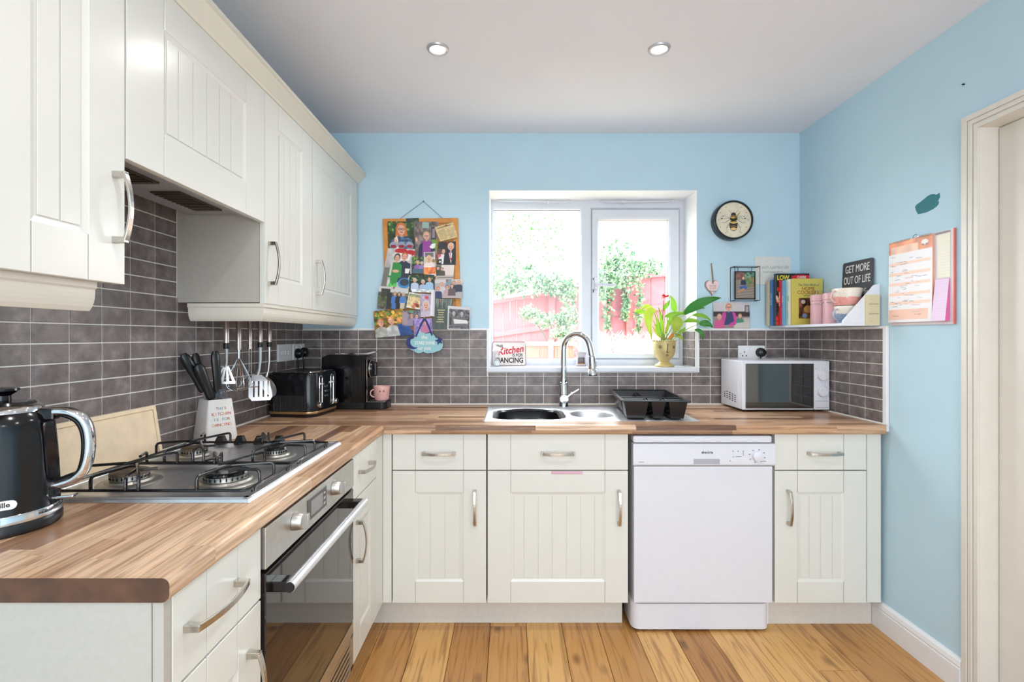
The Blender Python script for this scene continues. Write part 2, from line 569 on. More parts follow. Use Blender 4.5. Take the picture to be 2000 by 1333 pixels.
def print_mesh(name, cv, quad, nrm, thick=0.0006, bulge=0.0):
    """quad: 3d corners tl,tr,br,bl; front face = printed grid, with a paper back"""
    W, H = cv.ow, cv.oh
    tl, tr, br, bl = [np.array(q, float) for q in quad]
    nr = np.array(nrm, float)
    u = np.linspace(0, 1, W)[None, :, None]; v = np.linspace(0, 1, H)[:, None, None]
    P = (tl * (1 - u) + tr * u) * (1 - v) + (bl * (1 - u) + br * u) * v
    P = P + nr * (thick + bulge * (np.sin(u * PI) * 0.5 + (v ** 2)))
    vs = P.reshape(-1, 3).tolist()
    idx = np.arange(W * H).reshape(H, W)
    fs = np.stack([idx[:-1, :-1], idx[1:, :-1], idx[1:, 1:], idx[:-1, 1:]], -1).reshape(-1, 4).tolist()
    nf = len(fs)
    ring = list(idx[0, :]) + list(idx[1:, -1]) + list(idx[-1, -2::-1]) + list(idx[-2:0:-1, 0])
    ring = [int(i) for i in ring]
    off = len(vs)
    vs += [(np.array(vs[i]) - nr * thick).tolist() for i in ring]
    n = len(ring)
    fs += [[ring[(k + 1) % n], ring[k], off + k, off + (k + 1) % n] for k in range(n)]
    fs.append([off + k for k in range(n)])
    me = bpy.data.meshes.new(name)
    me.from_pydata(vs, [], fs)
    at = me.color_attributes.new('Col', 'FLOAT_COLOR', 'POINT')
    a = cv.flat()
    la = np.where(a <= 0.04045, a / 12.92, ((a + 0.055) / 1.055) ** 2.4).reshape(-1, 3)
    colr = np.ones((len(vs), 4)); colr[:W * H, :3] = la; colr[W * H:, :3] = 0.8
    at.data.foreach_set('color', colr.ravel())
    mi = [0] * nf + [1] * (n + 1)
    me.polygons.foreach_set('material_index', mi)
    me.update()
    return me

def printed(name, cv, quad, nrm, parent=None, thick=0.0006, bulge=0.0, mats=None):
    inv = inv_of(parent) if parent else None
    me = print_mesh(name, cv, quad, nrm, thick, bulge)
    if inv is not None: me.transform(inv)
    return link_mesh(me, name, mats or [PRINT, PAPER], parent, sharp=None)

def copy_tree(o, parent=None):
    c = o.copy(); COL.objects.link(c)
    if parent is not None: c.parent = parent
    for ch in list(o.children):
        copy_tree(ch, c)
    return c
# ------------------------------------------------------------------ the room
YB, LX, RX = 2.659, -1.14, 1.593
YF = -1.85
# position on the back wall / side walls read as metres (f = 944 px per metre at 1 m)
def bX(p): return (p - 996) / 355.0
def bZ(p): return 1.253 - (p - 657) / 355.0

wb = MB()
WX0, WX1, WZ0, WZ1 = -0.115, 1.028, 1.056, 2.056
wb.box(LX - .1, WX0, YB, 2.94, -.05, 2.45).box(WX1, RX + .2, YB, 2.94, -.05, 2.45)
wb.box(WX0, WX1, YB, 2.94, -.05, WZ0).box(WX0, WX1, YB, 2.94, WZ1, 2.45)
wall_back = build(wb, 'wall_back', BLUE, kind='structure')
wall_left = build(MB().box(LX - .1, LX, YF, YB, -.05, 2.45), 'wall_left', BLUE, kind='structure')
DY0, DY1, DZ = 0.84, 1.641, 1.962
wr = MB().box(RX, RX + .12, DY1, YB, -.05, 2.45).box(RX, RX + .12, YF, DY0, -.05, 2.45).box(RX, RX + .12, DY0, DY1, DZ, 2.45)
wall_right = build(wr, 'wall_right', BLUE, kind='structure')
wall_near = build(MB().box(LX - .1, RX + .12, YF - .1, YF, -.05, 2.45), 'wall_near', BLUE, kind='structure')
ceiling = build(MB().box(LX - .1, RX + .2, YF - .1, 2.94, CEIL, CEIL + .08), 'ceiling', CEILM, kind='structure')
floor = build(MB().box(LX - .1, RX + .2, YF - .1, 2.94, -.06, -.006), 'floor', SUBFLOOR, kind='structure')

def unit_piece(name, inset):
    """1 x 1 x 1 slab, back at n=0, face at n=1, arris taken off"""
    m = MB()
    a = [(-.5, -.5, 0), (.5, -.5, 0), (.5, .5, 0), (-.5, .5, 0)]
    b = [(-.5, -.5, .7), (.5, -.5, .7), (.5, .5, .7), (-.5, .5, .7)]
    ix, iy = inset
    c = [(-.5 + ix, -.5 + iy, 1), (.5 - ix, -.5 + iy, 1), (.5 - ix, .5 - iy, 1), (-.5 + ix, .5 - iy, 1)]
    m.add(a + b + c, [(0, 1, 5, 4), (1, 2, 6, 5), (2, 3, 7, 6), (3, 0, 4, 7), (4, 5, 9, 8), (5, 6, 10, 9), (6, 7, 11, 10), (7, 4, 8, 11), (8, 9, 10, 11)])
    return m.mesh(name)
tile_me = unit_piece('tile', (.014, .028)); tile_me.materials.append(TILE)
plank_me = unit_piece('plank', (.008, .001)); plank_me.materials.append(OAK)

def piece(me, name, parent, F, u, v, w, h, t):
    o = bpy.data.objects.new(name, me)
    COL.objects.link(o)
    o.parent = parent
    o.matrix_world = F @ Matrix.Translation((u, v, 0)) @ Matrix.Diagonal((w, h, t, 1))
    return o

TZ, TH, TT, G = 0.881, 0.0505, 0.008, 0.0032
def tiles(parent, F, us, zs, skip=None):
    for i in range(len(us) - 1):
        for j in range(len(zs) - 1):
            u0, u1, z0, z1 = us[i] + G / 2, us[i + 1] - G / 2, zs[j] + G / 2, zs[j + 1] - G / 2
            rs = [(u0, u1, z0, z1)]
            if skip:
                rs = skip(u0, u1, z0, z1)
            for (a, b, c, d) in rs:
                if b - a > .008 and d - c > .008:
                    piece(tile_me, 'tile', parent, F, (a + b) / 2, (c + d) / 2, b - a, d - c, TT)

rows8 = [TZ + TH * i for i in range(9)]
TOPZ = rows8[-1]
# back wall
def win_skip(a, b, c, d):
    x0, x1, zb = WX0 - .012, WX1 + .004, WZ0 - .004
    if d <= zb or b <= x0 or a >= x1: return [(a, b, c, d)]
    out = []
    if c < zb: out.append((max(a, x0) if a < x0 else a, min(b, x1) if b > x1 else b, c, zb))
    if a < x0: out.append((a, x0, c, d))
    if b > x1: out.append((x1, b, c, d))
    return out
us = [LX + .002] + [-1.138 + .1017 * i for i in range(1, 27)] + [RX - TT]
tiles(wall_back, F_back(0, YB, 0), us, rows8, win_skip)
gb = MB().box(LX, WX0 - .01, YB - .0055, YB, .84, TOPZ).box(WX1, RX, YB - .0055, YB, .84, TOPZ).box(WX0 - .01, WX1, YB - .0055, YB, .84, WZ0)
build(gb, 'grout', GROUT, wall_back)
# right reveal of the window
us = [YB + .006, YB + .095, YB + .188]
Fr = frame((WX1 - .004, 0, 0), (0, 1, 0), (0, 0, 1), (-1, 0, 0))
tiles(wall_back, Fr, us, [1.083, 1.132, 1.182, 1.232, 1.281])
build(MB().box(WX1 - .0085, WX1 - .003, YB + .002, YB + .19, 1.081, 1.284), 'grout', GROUT, wall_back)
# left wall: rows run higher between the wall units over the hob
us = [1.644 + .1 * i for i in range(-8, 11)] + [YB - .006]
tiles(wall_left, F_left(LX, 0, 0), us, [TZ + TH * i for i in range(11)])
us = [1.044, 1.144, 1.244, 1.344, 1.444, 1.544, 1.644]
tiles(wall_left, F_left(LX, 0, 0), us, [TZ + TH * i for i in range(10, 17)])
gl = MB().box(LX, LX + .0055, .8, YB, .84, TZ + TH * 10).box(LX, LX + .0055, 1.04, 1.648, TZ + TH * 10, TZ + TH * 16)
build(gl, 'grout', GROUT, wall_left)
# right wall
YE = 2.055
us = sorted([YE] + [2.159 + .1 * i for i in range(0, 5)] + [YB - TT])
tiles(wall_right, frame((RX, 0, 0), (0, 1, 0), (0, 0, 1), (-1, 0, 0)), us, rows8)
build(MB().box(RX - .0055, RX, YE, YB, .84, TOPZ), 'grout', GROUT, wall_right)
# plastic tile trims
tr = MB().box(LX + .005, WX0 - .013, YB - .011, YB, TOPZ, TOPZ + .011)
tr.box(WX1 + .010, RX - .012, YB - .011, YB, TOPZ, TOPZ + .011)
tr.box(WX0 - .013, WX0 - .001, YB - .011, YB, WZ0, TOPZ + .011).box(WX1 - .002, WX1 + .01, YB - .011, YB, WZ0 - .002, TOPZ + .011)
build(tr, 'trim_1', WHITE, kind='structure', bevel=.002)
tr = MB().box(RX - .012, RX, YE - .002, YB, TOPZ, TOPZ + .011).box(RX - .012, RX, YE - .024, YE - .002, .85, TOPZ + .011)
build(tr, 'trim_2', WHITE, kind='structure', bevel=.002)
# sealant bead along the worktop
sl = MB().tube([(LX + .012, .76, .8805), (LX + .012, YB - .012, .8805), (RX - .012, YB - .012, .8805), (RX - .012, 2.02, .8805)], .0045, 6)
build(sl, 'trim_3', SEAL, kind='structure')

# floor planks (running away from the window wall)
xs = [-0.085 + .155 * i for i in range(-7, 12)]
rr = random.Random(3)
for i in range(len(xs) - 1):
    x0, x1 = max(xs[i], LX), min(xs[i + 1], RX)
    if x1 - x0 < .01: continue
    y = YF - rr.uniform(0, 1.0)
    while y < 2.66:
        L = rr.choice([.9, 1.2, 1.2, 1.5]) * rr.uniform(.8, 1.1)
        a, b = max(y, YF), min(y + L, 2.6)
        if b - a > .05:
            piece(plank_me, 'plank', floor, frame((0, 0, -.0065), (1, 0, 0), (0, 1, 0), (0, 0, 1)),
                  (x0 + x1) / 2, (a + b) / 2, x1 - x0 - .0016, b - a - .0016, .0065)
        y += L

# skirting
def skirting(name, x0, x1, y0, y1):
    m = MB()
    X = RX
    prof = [(X, 0), (X - .018, 0), (X - .018, .082), (X - .0155, .085), (X - .0155, .089), (X - .018, .092), (X - .014, .108), (X - .008, .114), (X, .116)]
    m.prism([(p[0], y0, p[1]) for p in prof], (0, y1 - y0, 0))
    return build(m, name, WHITE, kind='structure')
skirting('baseboard_right', 0, 0, 1.695, 2.12)

# internal door on the right
door = structure('door_1')
dl = MB()
dl.box(RX - .001, RX + .12, DY1 - .001, DY1 + .02, 0, DZ).box(RX - .001, RX + .12, DY0 - .02, DY0 + .001, 0, DZ).box(RX - .001, RX + .12, DY0 - .02, DY1 + .02, DZ - .001, DZ + .02)
build(dl, 'door_lining', DOORW, door)
ca = MB()
for (a, b, t) in ((.0, .014, .007), (.014, .018, .004), (.018, .031, .0105), (.031, .034, .008), (.034, .052, .0135)):
    for q in ([(DY1 + a, 0), (DY1 + b, 0), (DY1 + b, DZ + b), (DY1 + a, DZ + a)], [(DY0 - b, 0), (DY0 - a, 0), (DY0 - a, DZ + a), (DY0 - b, DZ + b)],
              [(DY0 - a, DZ + a), (DY1 + a, DZ + a), (DY1 + b, DZ + b), (DY0 - b, DZ + b)]):
        ca.prism([(RX - t, y, z) for (y, z) in q], (t, 0, 0))
build(ca, 'casing', DOORW, door)
build(MB().box(RX + .063, RX + .1, DY0 + .003, DY1 - .003, .006, DZ - .004), 'door_leaf', DOORW, door, bevel=.002)
kh = MB(); kh.lathe([(.025, 0), (.025, .006), (.008, .01), (.008, .04)], (RX + .063, .9, 1.0), 20, R=Matrix.Rotation(-PI / 2, 3, 'Y'))
kh.tube([(RX + .025, .9, 1.0), (RX + .022, .94, 1.0), (RX + .022, 1.01, 1.0)], .008, 8)
build(kh, 'door_handle', CHROME, door)

# ------------------------------------------------------------------ window
win = structure('window_1')
FY = 2.85
rv = MB()
rv.box(WX0, WX0 + .003, YB - .0008, FY, 1.081, WZ1).box(WX1 - .003, WX1, YB - .0008, FY, 1.081, WZ1).box(WX0 + .003, WX1 - .003, YB - .0008, FY, WZ1 - .003, WZ1)
build(rv, 'reveal', REVEAL, win)
build(MB().box(WX0 - .004, WX1 + .004, YB - .014, FY + .02, WZ0, 1.081), 'window_sill', PVC, win, bevel=.004)
fr = MB()
def bar(m, x0, x1, z0, z1, y0, y1, e=(0, 0, 0, 0), c=.012):
    """frame bar with sloped inner edge(s): e = left,right,bottom,top"""
    l, r, b, t = e
    a = [(x0, y1, z0), (x1, y1, z0), (x1, y0 + c, z0), (x0, y0 + c, z0)]
    m.frustum([(x0, y1, z0), (x1, y1, z0), (x1, y1, z1), (x0, y1, z1)],
              [(x0, y0 + c, z0), (x1, y0 + c, z0), (x1, y0 + c, z1), (x0, y0 + c, z1)])
    m.frustum([(x0, y0 + c, z0), (x1, y0 + c, z0), (x1, y0 + c, z1), (x0, y0 + c, z1)],
              [(x0 + l * c, y0, z0 + b * c), (x1 - r * c, y0, z0 + b * c), (x1 - r * c, y0, z1 - t * c), (x0 + l * c, y0, z1 - t * c)])
def mitred(m, O, I, y0, y1, c=.01):
    """picture-frame ring: O, I = outer / inner (x0, x1, z0, z1), inner arris sloped by c"""
    o = [(O[0], O[2]), (O[1], O[2]), (O[1], O[3]), (O[0], O[3])]
    i_ = [(I[0], I[2]), (I[1], I[2]), (I[1], I[3]), (I[0], I[3])]
    e = [(I[0] - c, I[2] - c), (I[1] + c, I[2] - c), (I[1] + c, I[3] + c), (I[0] - c, I[3] + c)]
    vs = [(x, y0, z) for x, z in o] + [(x, y0, z) for x, z in e] + [(x, y0 + c, z) for x, z in i_] + [(x, y1, z) for x, z in i_] + [(x, y1, z) for x, z in o]
    fs = []
    for k in range(4):
        j = (k + 1) % 4
        for r in range(4):
            fs.append((r * 4 + k, r * 4 + j, r * 4 + 4 + j, r * 4 + 4 + k))
        fs.append((16 + k, 16 + j, j, k))
    m.add(vs, fs)
mitred(fr, (WX0, .4495, 1.081, 2.0555), (-.098, .416, 1.122, 2.002), FY, 2.915, .008)
mitred(fr, (.4495, WX1, 1.081, 2.0555), (.483, .996, 1.122, 2.002), FY, 2.915, .008)
build(fr, 'window_frame', PVC, win)
sa = MB()
SY = FY - .008
mitred(sa, (.4838, .992, 1.1235, 1.996), (.524, .934, 1.156, 1.94), SY, 2.9, .01)
sash = build(sa, 'sash', PVC, win)
gk = MB()
def ring(m, x0, x1, z0, z1, y, t=.003, d=.004):
    m.box(x0, x1, y, y + d, z1 - t, z1).box(x0, x1, y, y + d, z0, z0 + t).box(x0, x0 + t, y, y + d, z0, z1).box(x1 - t, x1, y, y + d, z0, z1)
ring(gk, .4845, .9955, 1.1225, 1.9995, FY + .006, .0035)
ring(gk, .523, .935, 1.155, 1.941, 2.868, .0025)
ring(gk, -.099, .417, 1.121, 2.003, 2.88, .0025)
build(gk, 'gasket', BLACK, win)
build(MB().box(-.1, .418, 2.884, 2.888, 1.12, 2.004), 'pane', GLASS, win)
build(MB().box(.52, .938, 2.872, 2.876, 1.152, 1.944), 'pane', GLASS, win)
hd = MB()
hd.box(.494, .516, SY - .012, SY, 1.528, 1.6).box(.497, .513, SY - .036, SY - .01, 1.545, 1.562)
hd.prism([(.497, SY - .04, 1.544), (.612, SY - .036, 1.541), (.612, SY - .036, 1.556), (.497, SY - .04, 1.563)], (0, .011, 0))
build(hd, 'sash_handle', mat('pale_handle', rgb(205, 206, 214), .3, .2), win, bevel=.002)
build(MB().box(.487, .4925, SY - .004, SY, 1.51, 1.528).box(.487, .4925, SY - .004, SY, 1.585, 1.593), 'keyhole', BLACK, win)

# ------------------------------------------------------------------ garden
LAWN = mat('garden_ground', rgb(196, 186, 160), .9, var=.2, scale=8)
ground = build(MB().box(-7, 9, 2.95, 5.4, -.2, -.1).box(-7, 9, 5.4, 15, -.2, .95), 'ground', LAWN, kind='structure')
FENCE = mat('red_brown_fence_stain', rgb(164, 92, 98), .75, var=.12, scale=9, bump=.3, bscale=60)
FY0 = 7.0
fence = thing('fence', 'red-brown timber garden fence with stepped sloping panels beyond the window', 'fence', (0.6, FY0, .95))
fr_ = random.Random(5)
panels = [(-2.6, .57, 1.89, .147), (.63, 1.68, 1.99, .10), (1.74, 4.6, 2.13, .075)]
for (x0, x1, zr, sl_) in panels:
    xm = {-2.6: .57, .63: .63, 1.74: 1.74}[x0]
    top = lambda x: zr + sl_ * (x - xm)
    x = x0
    while x < x1 - .02:
        b = min(x + .1, x1)
        dy = .006 * (len(fence.children) % 2)
        m = MB()
        za, zb_ = top(x), top(b)
        ins = .0004
        y0, y1 = FY0 - .012 + dy, FY0 + .012 + dy
        m.frustum([(x + ins, y0, .9), (b - ins, y0, .9), (b - ins, y1, .9), (x + ins, y1, .9)], [(x + ins, y0, za), (b - ins, y0, zb_), (b - ins, y1, zb_), (x + ins, y1, za)])
        build(m, 'board', FENCE, fence)
        x = b
    for (dz, h, d) in ((0.0, .055, .05), (-.46, .075, .045)):
        m = MB()
        y0, y1 = FY0 - .012 - d, FY0 - .01
        if dz == 0: y1 = FY0 + .03
        m.frustum([(x0, y0, top(x0) + dz - h), (x1, y0, top(x1) + dz - h), (x1, y1, top(x1) + dz - h), (x0, y1, top(x0) + dz - h)],
                  [(x0, y0, top(x0) + dz), (x1, y0, top(x1) + dz), (x1, y1, top(x1) + dz), (x0, y1, top(x0) + dz)])
        build(m, 'rail', FENCE, fence)
for x, zt in ((.60, 1.95), (1.71, 2.13)):
    build(MB().box(x - .045, x + .045, FY0 - .09, FY0 + .02, .9, zt), 'post', FENCE, fence, bevel=.005)

SLEEP = mat('reddish_sleeper', rgb(168, 98, 80), .8, var=.15, scale=20)
bed = thing('raised_bed', 'raised garden bed of reddish boards with a pale capping in front of the fence', 'planter', (-.1, 5.0, -.1))
for i in range(9):
    build(MB().box(-.95 + .18 * i, -.95 + .18 * i + .176, 5.0, 5.03, -.1, 1.155), 'board', SLEEP, bed)
build(MB().box(-.97, .69, 4.97, 5.35, 1.155, 1.19), 'capping', PVC, bed, bevel=.004)
build(MB().box(-.95, .67, 5.03, 5.3, -.1, 1.14), 'soil', LAWN, bed)
for i in range(14):
    pass
build(MB().box(.395, .44, 4.93, 4.97, -.1, 1.215), 'corner_post', PVC, bed)

def leaf_cloud(m, g, c, r, n, size, droop=.3):
    for _ in range(n):
        while True:
            p = Vector((g.uniform(-1, 1), g.uniform(-1, 1), g.uniform(-1, 1)))
            if .25 < p.length < 1: break
        q = Vector((c[0] + p.x * r[0], c[1] + p.y * r[1], c[2] + p.z * r[2]))
        d = Vector((g.gauss(0, 1), g.gauss(0, 1), g.gauss(0, 1) - droop)).normalized()
        s = d.cross(Vector((g.gauss(0, 1), g.gauss(0, 1), g.gauss(0, 1)))).normalized()
        L = size * g.uniform(.6, 1.3); W = L * .36
        nn = d.cross(s).normalized() * (W * .25)
        m.add([q, q + d * L * .5 + s * W + nn, q + d * L, q + d * L * .5 - s * W + nn], [(0, 1, 2), (0, 2, 3)])

LEAFG = leaf_mat('garden_leaf', rgb(44, 96, 64), rgb(176, 202, 160), .3)
LEAFY = leaf_mat('pale_leaf', rgb(60, 112, 52), rgb(110, 160, 88), .25)
TWIG = mat('twig_bark', rgb(84, 76, 60), .8, var=.2)
g = random.Random(11)
def shrub(name, label, cat, base, blobs, size, m, stems=False):
    t = thing(name, label, cat, base)
    mb = MB()
    for (c, r, n) in blobs: leaf_cloud(mb, g, c, r, int(n * 2.2), size * .66)
    build(mb, 'foliage', m, t, kind='stuff')
    if stems:
        sb = MB()
        for (c, r, n) in blobs[:6]:
            sb.tube([base, ((base[0] + c[0]) / 2 + .05, (base[1] + c[1]) / 2, (base[2] + c[2]) / 2), c], [.012, .01, .005], 6)
        build(sb, 'stem', TWIG, t)
    if cat == 'tree':
        build(MB().tube([base, (base[0] - .08, base[1], base[2] + .8), (base[0] - .2, base[1] - .1, base[2] + 1.5)], [.07, .055, .03], 8), 'trunk', TWIG, t)
    return t
shrub('climber', 'leafy climbing shrub spilling over the left fence panel', 'shrub', (.2, 6.65, .95),
      [((-.15, 6.65, 1.95), (.35, .2, .15), 420), ((.25, 6.65, 2.0), (.35, .2, .2), 420), ((.65, 6.65, 1.97), (.26, .2, .16), 480), ((.8, 6.65, 1.86), (.14, .15, .18), 220), ((.1, 6.65, 2.2), (.3, .2, .12), 120)], .075, LEAFG)
shrub('ivy_bush', 'dense pale-green ivy mound on the fence behind the right sash', 'shrub', (1.45, 6.6, .95),
      [((1.26, 6.6, 2.05), (.26, .22, .24), 560), ((1.55, 6.6, 2.12), (.3, .22, .24), 560), ((1.48, 6.6, 2.38), (.26, .2, .2), 300), ((1.9, 6.6, 2.2), (.25, .2, .12), 240), ((1.2, 6.6, 1.84), (.16, .12, .12), 160)], .07, LEAFG)
iv = thing('ivy', 'trails of dark ivy hanging down the right-hand fence boards', 'ivy', (1.55, 6.89, .95))
for (x0, z0, x1, z1) in ((1.42, 1.95, 1.36, 1.36), (1.66, 1.9, 1.62, 1.5), (1.86, 2.0, 1.8, 1.25)):
    mb = MB()
    for k in range(130):
        t_ = g.random()
        leaf_cloud(mb, g, (x0 + (x1 - x0) * t_, 6.835, z0 + (z1 - z0) * t_), (.06, .018, .03), 2, .05)
    build(mb, 'ivy_trail', LEAFG, iv, kind='stuff')
shrub('garden_tree', 'tall faint pale-green tree standing high behind the left fence panel', 'tree', (.0, 9.2, .95),
      [((-.2, 9.0, 3.1), (.7, .5, .8), 330), ((.5, 9.1, 3.4), (.6, .5, .6), 200), ((-.3, 9.0, 2.5), (.5, .4, .4), 260), ((.8, 9.2, 2.7), (.5, .4, .4), 120)], .085, LEAFY)
shrub('rose_bush', 'low straggly bush with pale leaves leaning before the fence post', 'shrub', (.55, 6.2, .95),
      [((.25, 6.3, 1.56), (.14, .1, .09), 130), ((.5, 6.2, 1.46), (.22, .1, .1), 220), ((.75, 6.2, 1.5), (.14, .1, .16), 220), ((.7, 6.1, 1.3), (.2, .1, .1), 120)], .065, LEAFG, True)
gr = MB()
for k in range(700):
    x = g.uniform(.9, 2.6); y = g.uniform(5.5, 5.95)
    hh = g.uniform(.2, .42); lx = g.gauss(0, .16)
    gr.add([(x - .006, y, .94), (x + .006, y, .94), (x + lx * .5 + .004, y, .94 + hh * .7), (x + lx, y - .03, .94 + hh * .95), (x + lx * .5 - .004, y, .94 + hh * .7)], [(0, 1, 2, 4), (4, 2, 3)])
o = build(gr, 'grass', leaf_mat('straw_grass', rgb(226, 206, 180), rgb(240, 216, 210), .3), kind='stuff')
tag(o, 'straw-coloured ornamental grass in the bed below the right sash', 'grass')
# ------------------------------------------------------------------ fitted units
def front_panel(F, w, h, stile=.096, rail=.09, grooves=(), t=.019, plain=False):
    m = MB(F)
    b = t - .0055
    m.box(0, w, 0, h, 0, b)
    g = .0011
    if plain:
        xs_ = [0, stile, w - stile, w]
        for i in range(3):
            m.box(xs_[i] + (g if i else 0), xs_[i + 1] - (g if i < 2 else 0), 0, h, b, t)
        return m
    m.box(0, stile - g, 0, h, b, t).box(w - stile + g, w, 0, h, b, t)
    m.box(stile + g, w - stile - g, 0, rail, b, t).box(stile + g, w - stile - g, h - rail, h, b, t)
    # moulded edge round the panel
    x0, x1, z0, z1, c = stile - g, w - stile + g, rail, h - rail, .011
    n0, n1 = t - .0012, b
    o = [(x0, z0), (x1, z0), (x1, z1), (x0, z1)]
    i_ = [(x0 + c, z0 + c), (x1 - c, z0 + c), (x1 - c, z1 - c), (x0 + c, z1 - c)]
    vs = [(x, z, n0) for x, z in o] + [(x, z, n1) for x, z in i_]
    m.add(vs, [(0, 1, 5, 4), (1, 2, 6, 5), (2, 3, 7, 6), (3, 0, 4, 7)])
    # tongued boards in the panel
    a0, a1 = x0 + c + .003, x1 - c - .003
    cuts = [a0] + [stile + q for q in grooves] + [a1]
    for k in range(len(cuts) - 1):
        m.box(cuts[k] + .0013, cuts[k + 1] - .0013, z0 + c + .003, z1 - c - .003, b, b + .0022)
    return m

def pull(F, u, v, L, vertical, parent, m=None):
    """bow handle centred at u,v on the front's face"""
    R = F @ Matrix.Translation((u, v, 0))
    if vertical: R = R @ Matrix.Rotation(PI / 2, 4, 'Z')
    k = MB(R)
    for s in (-1, 1):
        x = s * (L / 2 - .006)
        k.frustum([(x - .007, -.0065, 0), (x + .007, -.0065, 0), (x + .007, .0065, 0), (x - .007, .0065, 0)],
                  [(x - .006, -.006, .027), (x + .006, -.006, .027), (x + .006, .006, .027), (x - .006, .006, .027)])
    pts = []
    for i in range(13):
        a = -1 + i / 6
        pts.append((a * (L / 2 - .004), 0, .024 + .012 * (1 - a * a)))
    # rectangular section bow
    vs = []; fs = []
    for i, p in enumerate(pts):
        hw = .0062 - .0012 * (1 - abs(-1 + i / 6))
        vs += [(p[0], -hw, p[2] - .003), (p[0], hw, p[2] - .003), (p[0], hw, p[2] + .003), (p[0], -hw, p[2] + .003)]
    for i in range(12):
        for q in range(4):
            q2 = (q + 1) % 4
            fs.append((i * 4 + q, i * 4 + q2, i * 4 + 4 + q2, i * 4 + 4 + q))
    fs += [(3, 2, 1, 0), (48, 49, 50, 51)]
    k.add(vs, fs)
    return build(k, 'handle', NICKEL, parent, bevel=.0012)

ZB, ZD0, ZD1, ZT = .12, .68, .685, .838     # front bottoms / tops
FYD = 2.052                                  # front face plane of the window run
FXD = -.540                                  # front face plane of the hob run
def carcass(m, x0, x1, y0, y1, z0, z1, open_top=True):
    t = .016
    m.box(x0, x0 + t, y0, y1, z0, z1).box(x1 - t, x1, y0, y1, z0, z1).box(x0, x1, y0, y1, z0, z0 + t)
    m.box(x0, x1, y1 - t, y1, z0, z1)
    return m

# --- base unit left of the sink
T = .019
def base_back(name, label, x0, x1, stile, grooves, hx, hside, dxc, extra=None):
    t = thing(name, label, 'cabinet', ((x0 + x1) / 2, 2.33, .12))
    cm = carcass(MB(), x0 + .001, x1 - .001, FYD + T + .001, 2.63, ZB, .838)
    build(cm, 'carcass', CABSIDE, t)
    gp = .0022
    Fd = F_back(x0 + gp, FYD + T, ZB)
    d = build(front_panel(Fd, x1 - x0 - 2 * gp, ZD0 - ZB, stile, .09, grooves), 'door', CAB, t, bevel=.0008, seg=1)
    pull(F_back(0, FYD, 0), hx, .528, .147, True, d)
    Fd = F_back(x0 + gp, FYD + T, ZD1)
    dr = build(front_panel(Fd, x1 - x0 - 2 * gp, ZT - ZD1, stile, plain=True), 'drawer', CAB, t, bevel=.0008, seg=1)
    pull(F_back(0, FYD, 0), dxc, .757, .142, False, dr)
    return t, d, dr
t, d, dr = base_back('base_cabinet', 'cream base cabinet in the corner left of the sink, drawer above narrow door', -.5, -.099, .096, [.063, .125, .188][:3], -.148, 1, -.301)
build(MB().box(-.54, -.503, FYD + .001, FYD + .03, ZB, .838), 'corner_post', CAB, t, bevel=.001)
t, d, dr = base_back('base_cabinet', 'wide cream base cabinet under the sink with a pink strip on its door', -.097, .503, .098, [.056, .116, .176, .236, .296, .356], .461, 1, .203)
PINK = mat('pink_plastic', rgb(226, 176, 198), .4, var=.03)
build(MB().box(.176, .309, FYD - .004, FYD + .001, .668, .6795), 'pink_strip', PINK, d, bevel=.002, label='pale pink plastic strip on the top edge of the door')
t, d, dr = base_back('base_cabinet', 'cream base cabinet at the right end of the run, beside the dishwasher', 1.122, 1.515, .096, [.05, .1, .15], 1.178, -1, 1.33)
build(MB().box(1.518, RX - .016, FYD + .003, FYD + .022, ZB, .838), 'filler_panel', CAB, t, bevel=.001)
# --- corner unit of the hob run, oven housing, drawer unit
def base_left(name, label, y0, y1, stile, grooves, hy, dyc, hl=.15):
    t = thing(name, label, 'cabinet', (-.83, (y0 + y1) / 2, .12))
    build(carcass(MB(), LX + .02, FXD - T - .001, y0 + .001, y1 - .001, ZB, .838), 'carcass', CABSIDE, t)
    gp = .0022
    d = build(front_panel(F_left(FXD - T, y0 + gp, ZB), y1 - y0 - 2 * gp, ZD0 - ZB, stile, .09, grooves), 'door', CAB, t, bevel=.0008, seg=1)
    pull(F_left(FXD, 0, 0), hy, .53, .147, True, d)
    dr = build(front_panel(F_left(FXD - T, y0 + gp, ZD1), y1 - y0 - 2 * gp, ZT - ZD1, stile, plain=True), 'drawer', CAB, t, bevel=.0008, seg=1)
    pull(F_left(FXD, 0, 0), dyc, .768, hl, False, dr)
    return t, d, dr
t, d, dr = base_left('base_cabinet', 'narrow cream cabinet between the oven and the room corner', 1.656, 1.956, .085, [.05], 1.7, 1.79, .14)
build(MB().box(FXD - .02, FXD, 1.958, FYD + .0, ZB, .838), 'corner_post', CAB, t, bevel=.001)
t, d, dr = base_left('base_cabinet', 'cream drawer cabinet at the near end of the hob worktop', .772, 1.05, .088, [.05], .995, .878, .158)
build(MB().box(LX + .005, FXD - .019, .753, .771, 0, .839), 'end_panel', CABSIDE, t, bevel=.001)
build(MB().box(FXD - .0185, FXD - .001, .755, .772, 0, .839), 'end_post', CABSIDE, t, bevel=.001)

# plinths
o = build(MB().box(-.62, .49, 2.112, 2.128, .0, .119), 'plinth', PLINTH, bevel=.001)
tag(o, 'pale plinth board along the floor under the sink cabinets', 'plinth')
o = build(MB().box(1.105, RX - .02, 2.105, 2.121, .0, .119), 'plinth', PLINTH, bevel=.001)
tag(o, 'short pale plinth board under the right-hand cabinet by the skirting', 'plinth')
o = build(MB().box(-.616, -.6, .775, 2.11, .0, .119), 'plinth', PLINTH, bevel=.001)
tag(o, 'long plinth board under the oven run, in shadow', 'plinth')

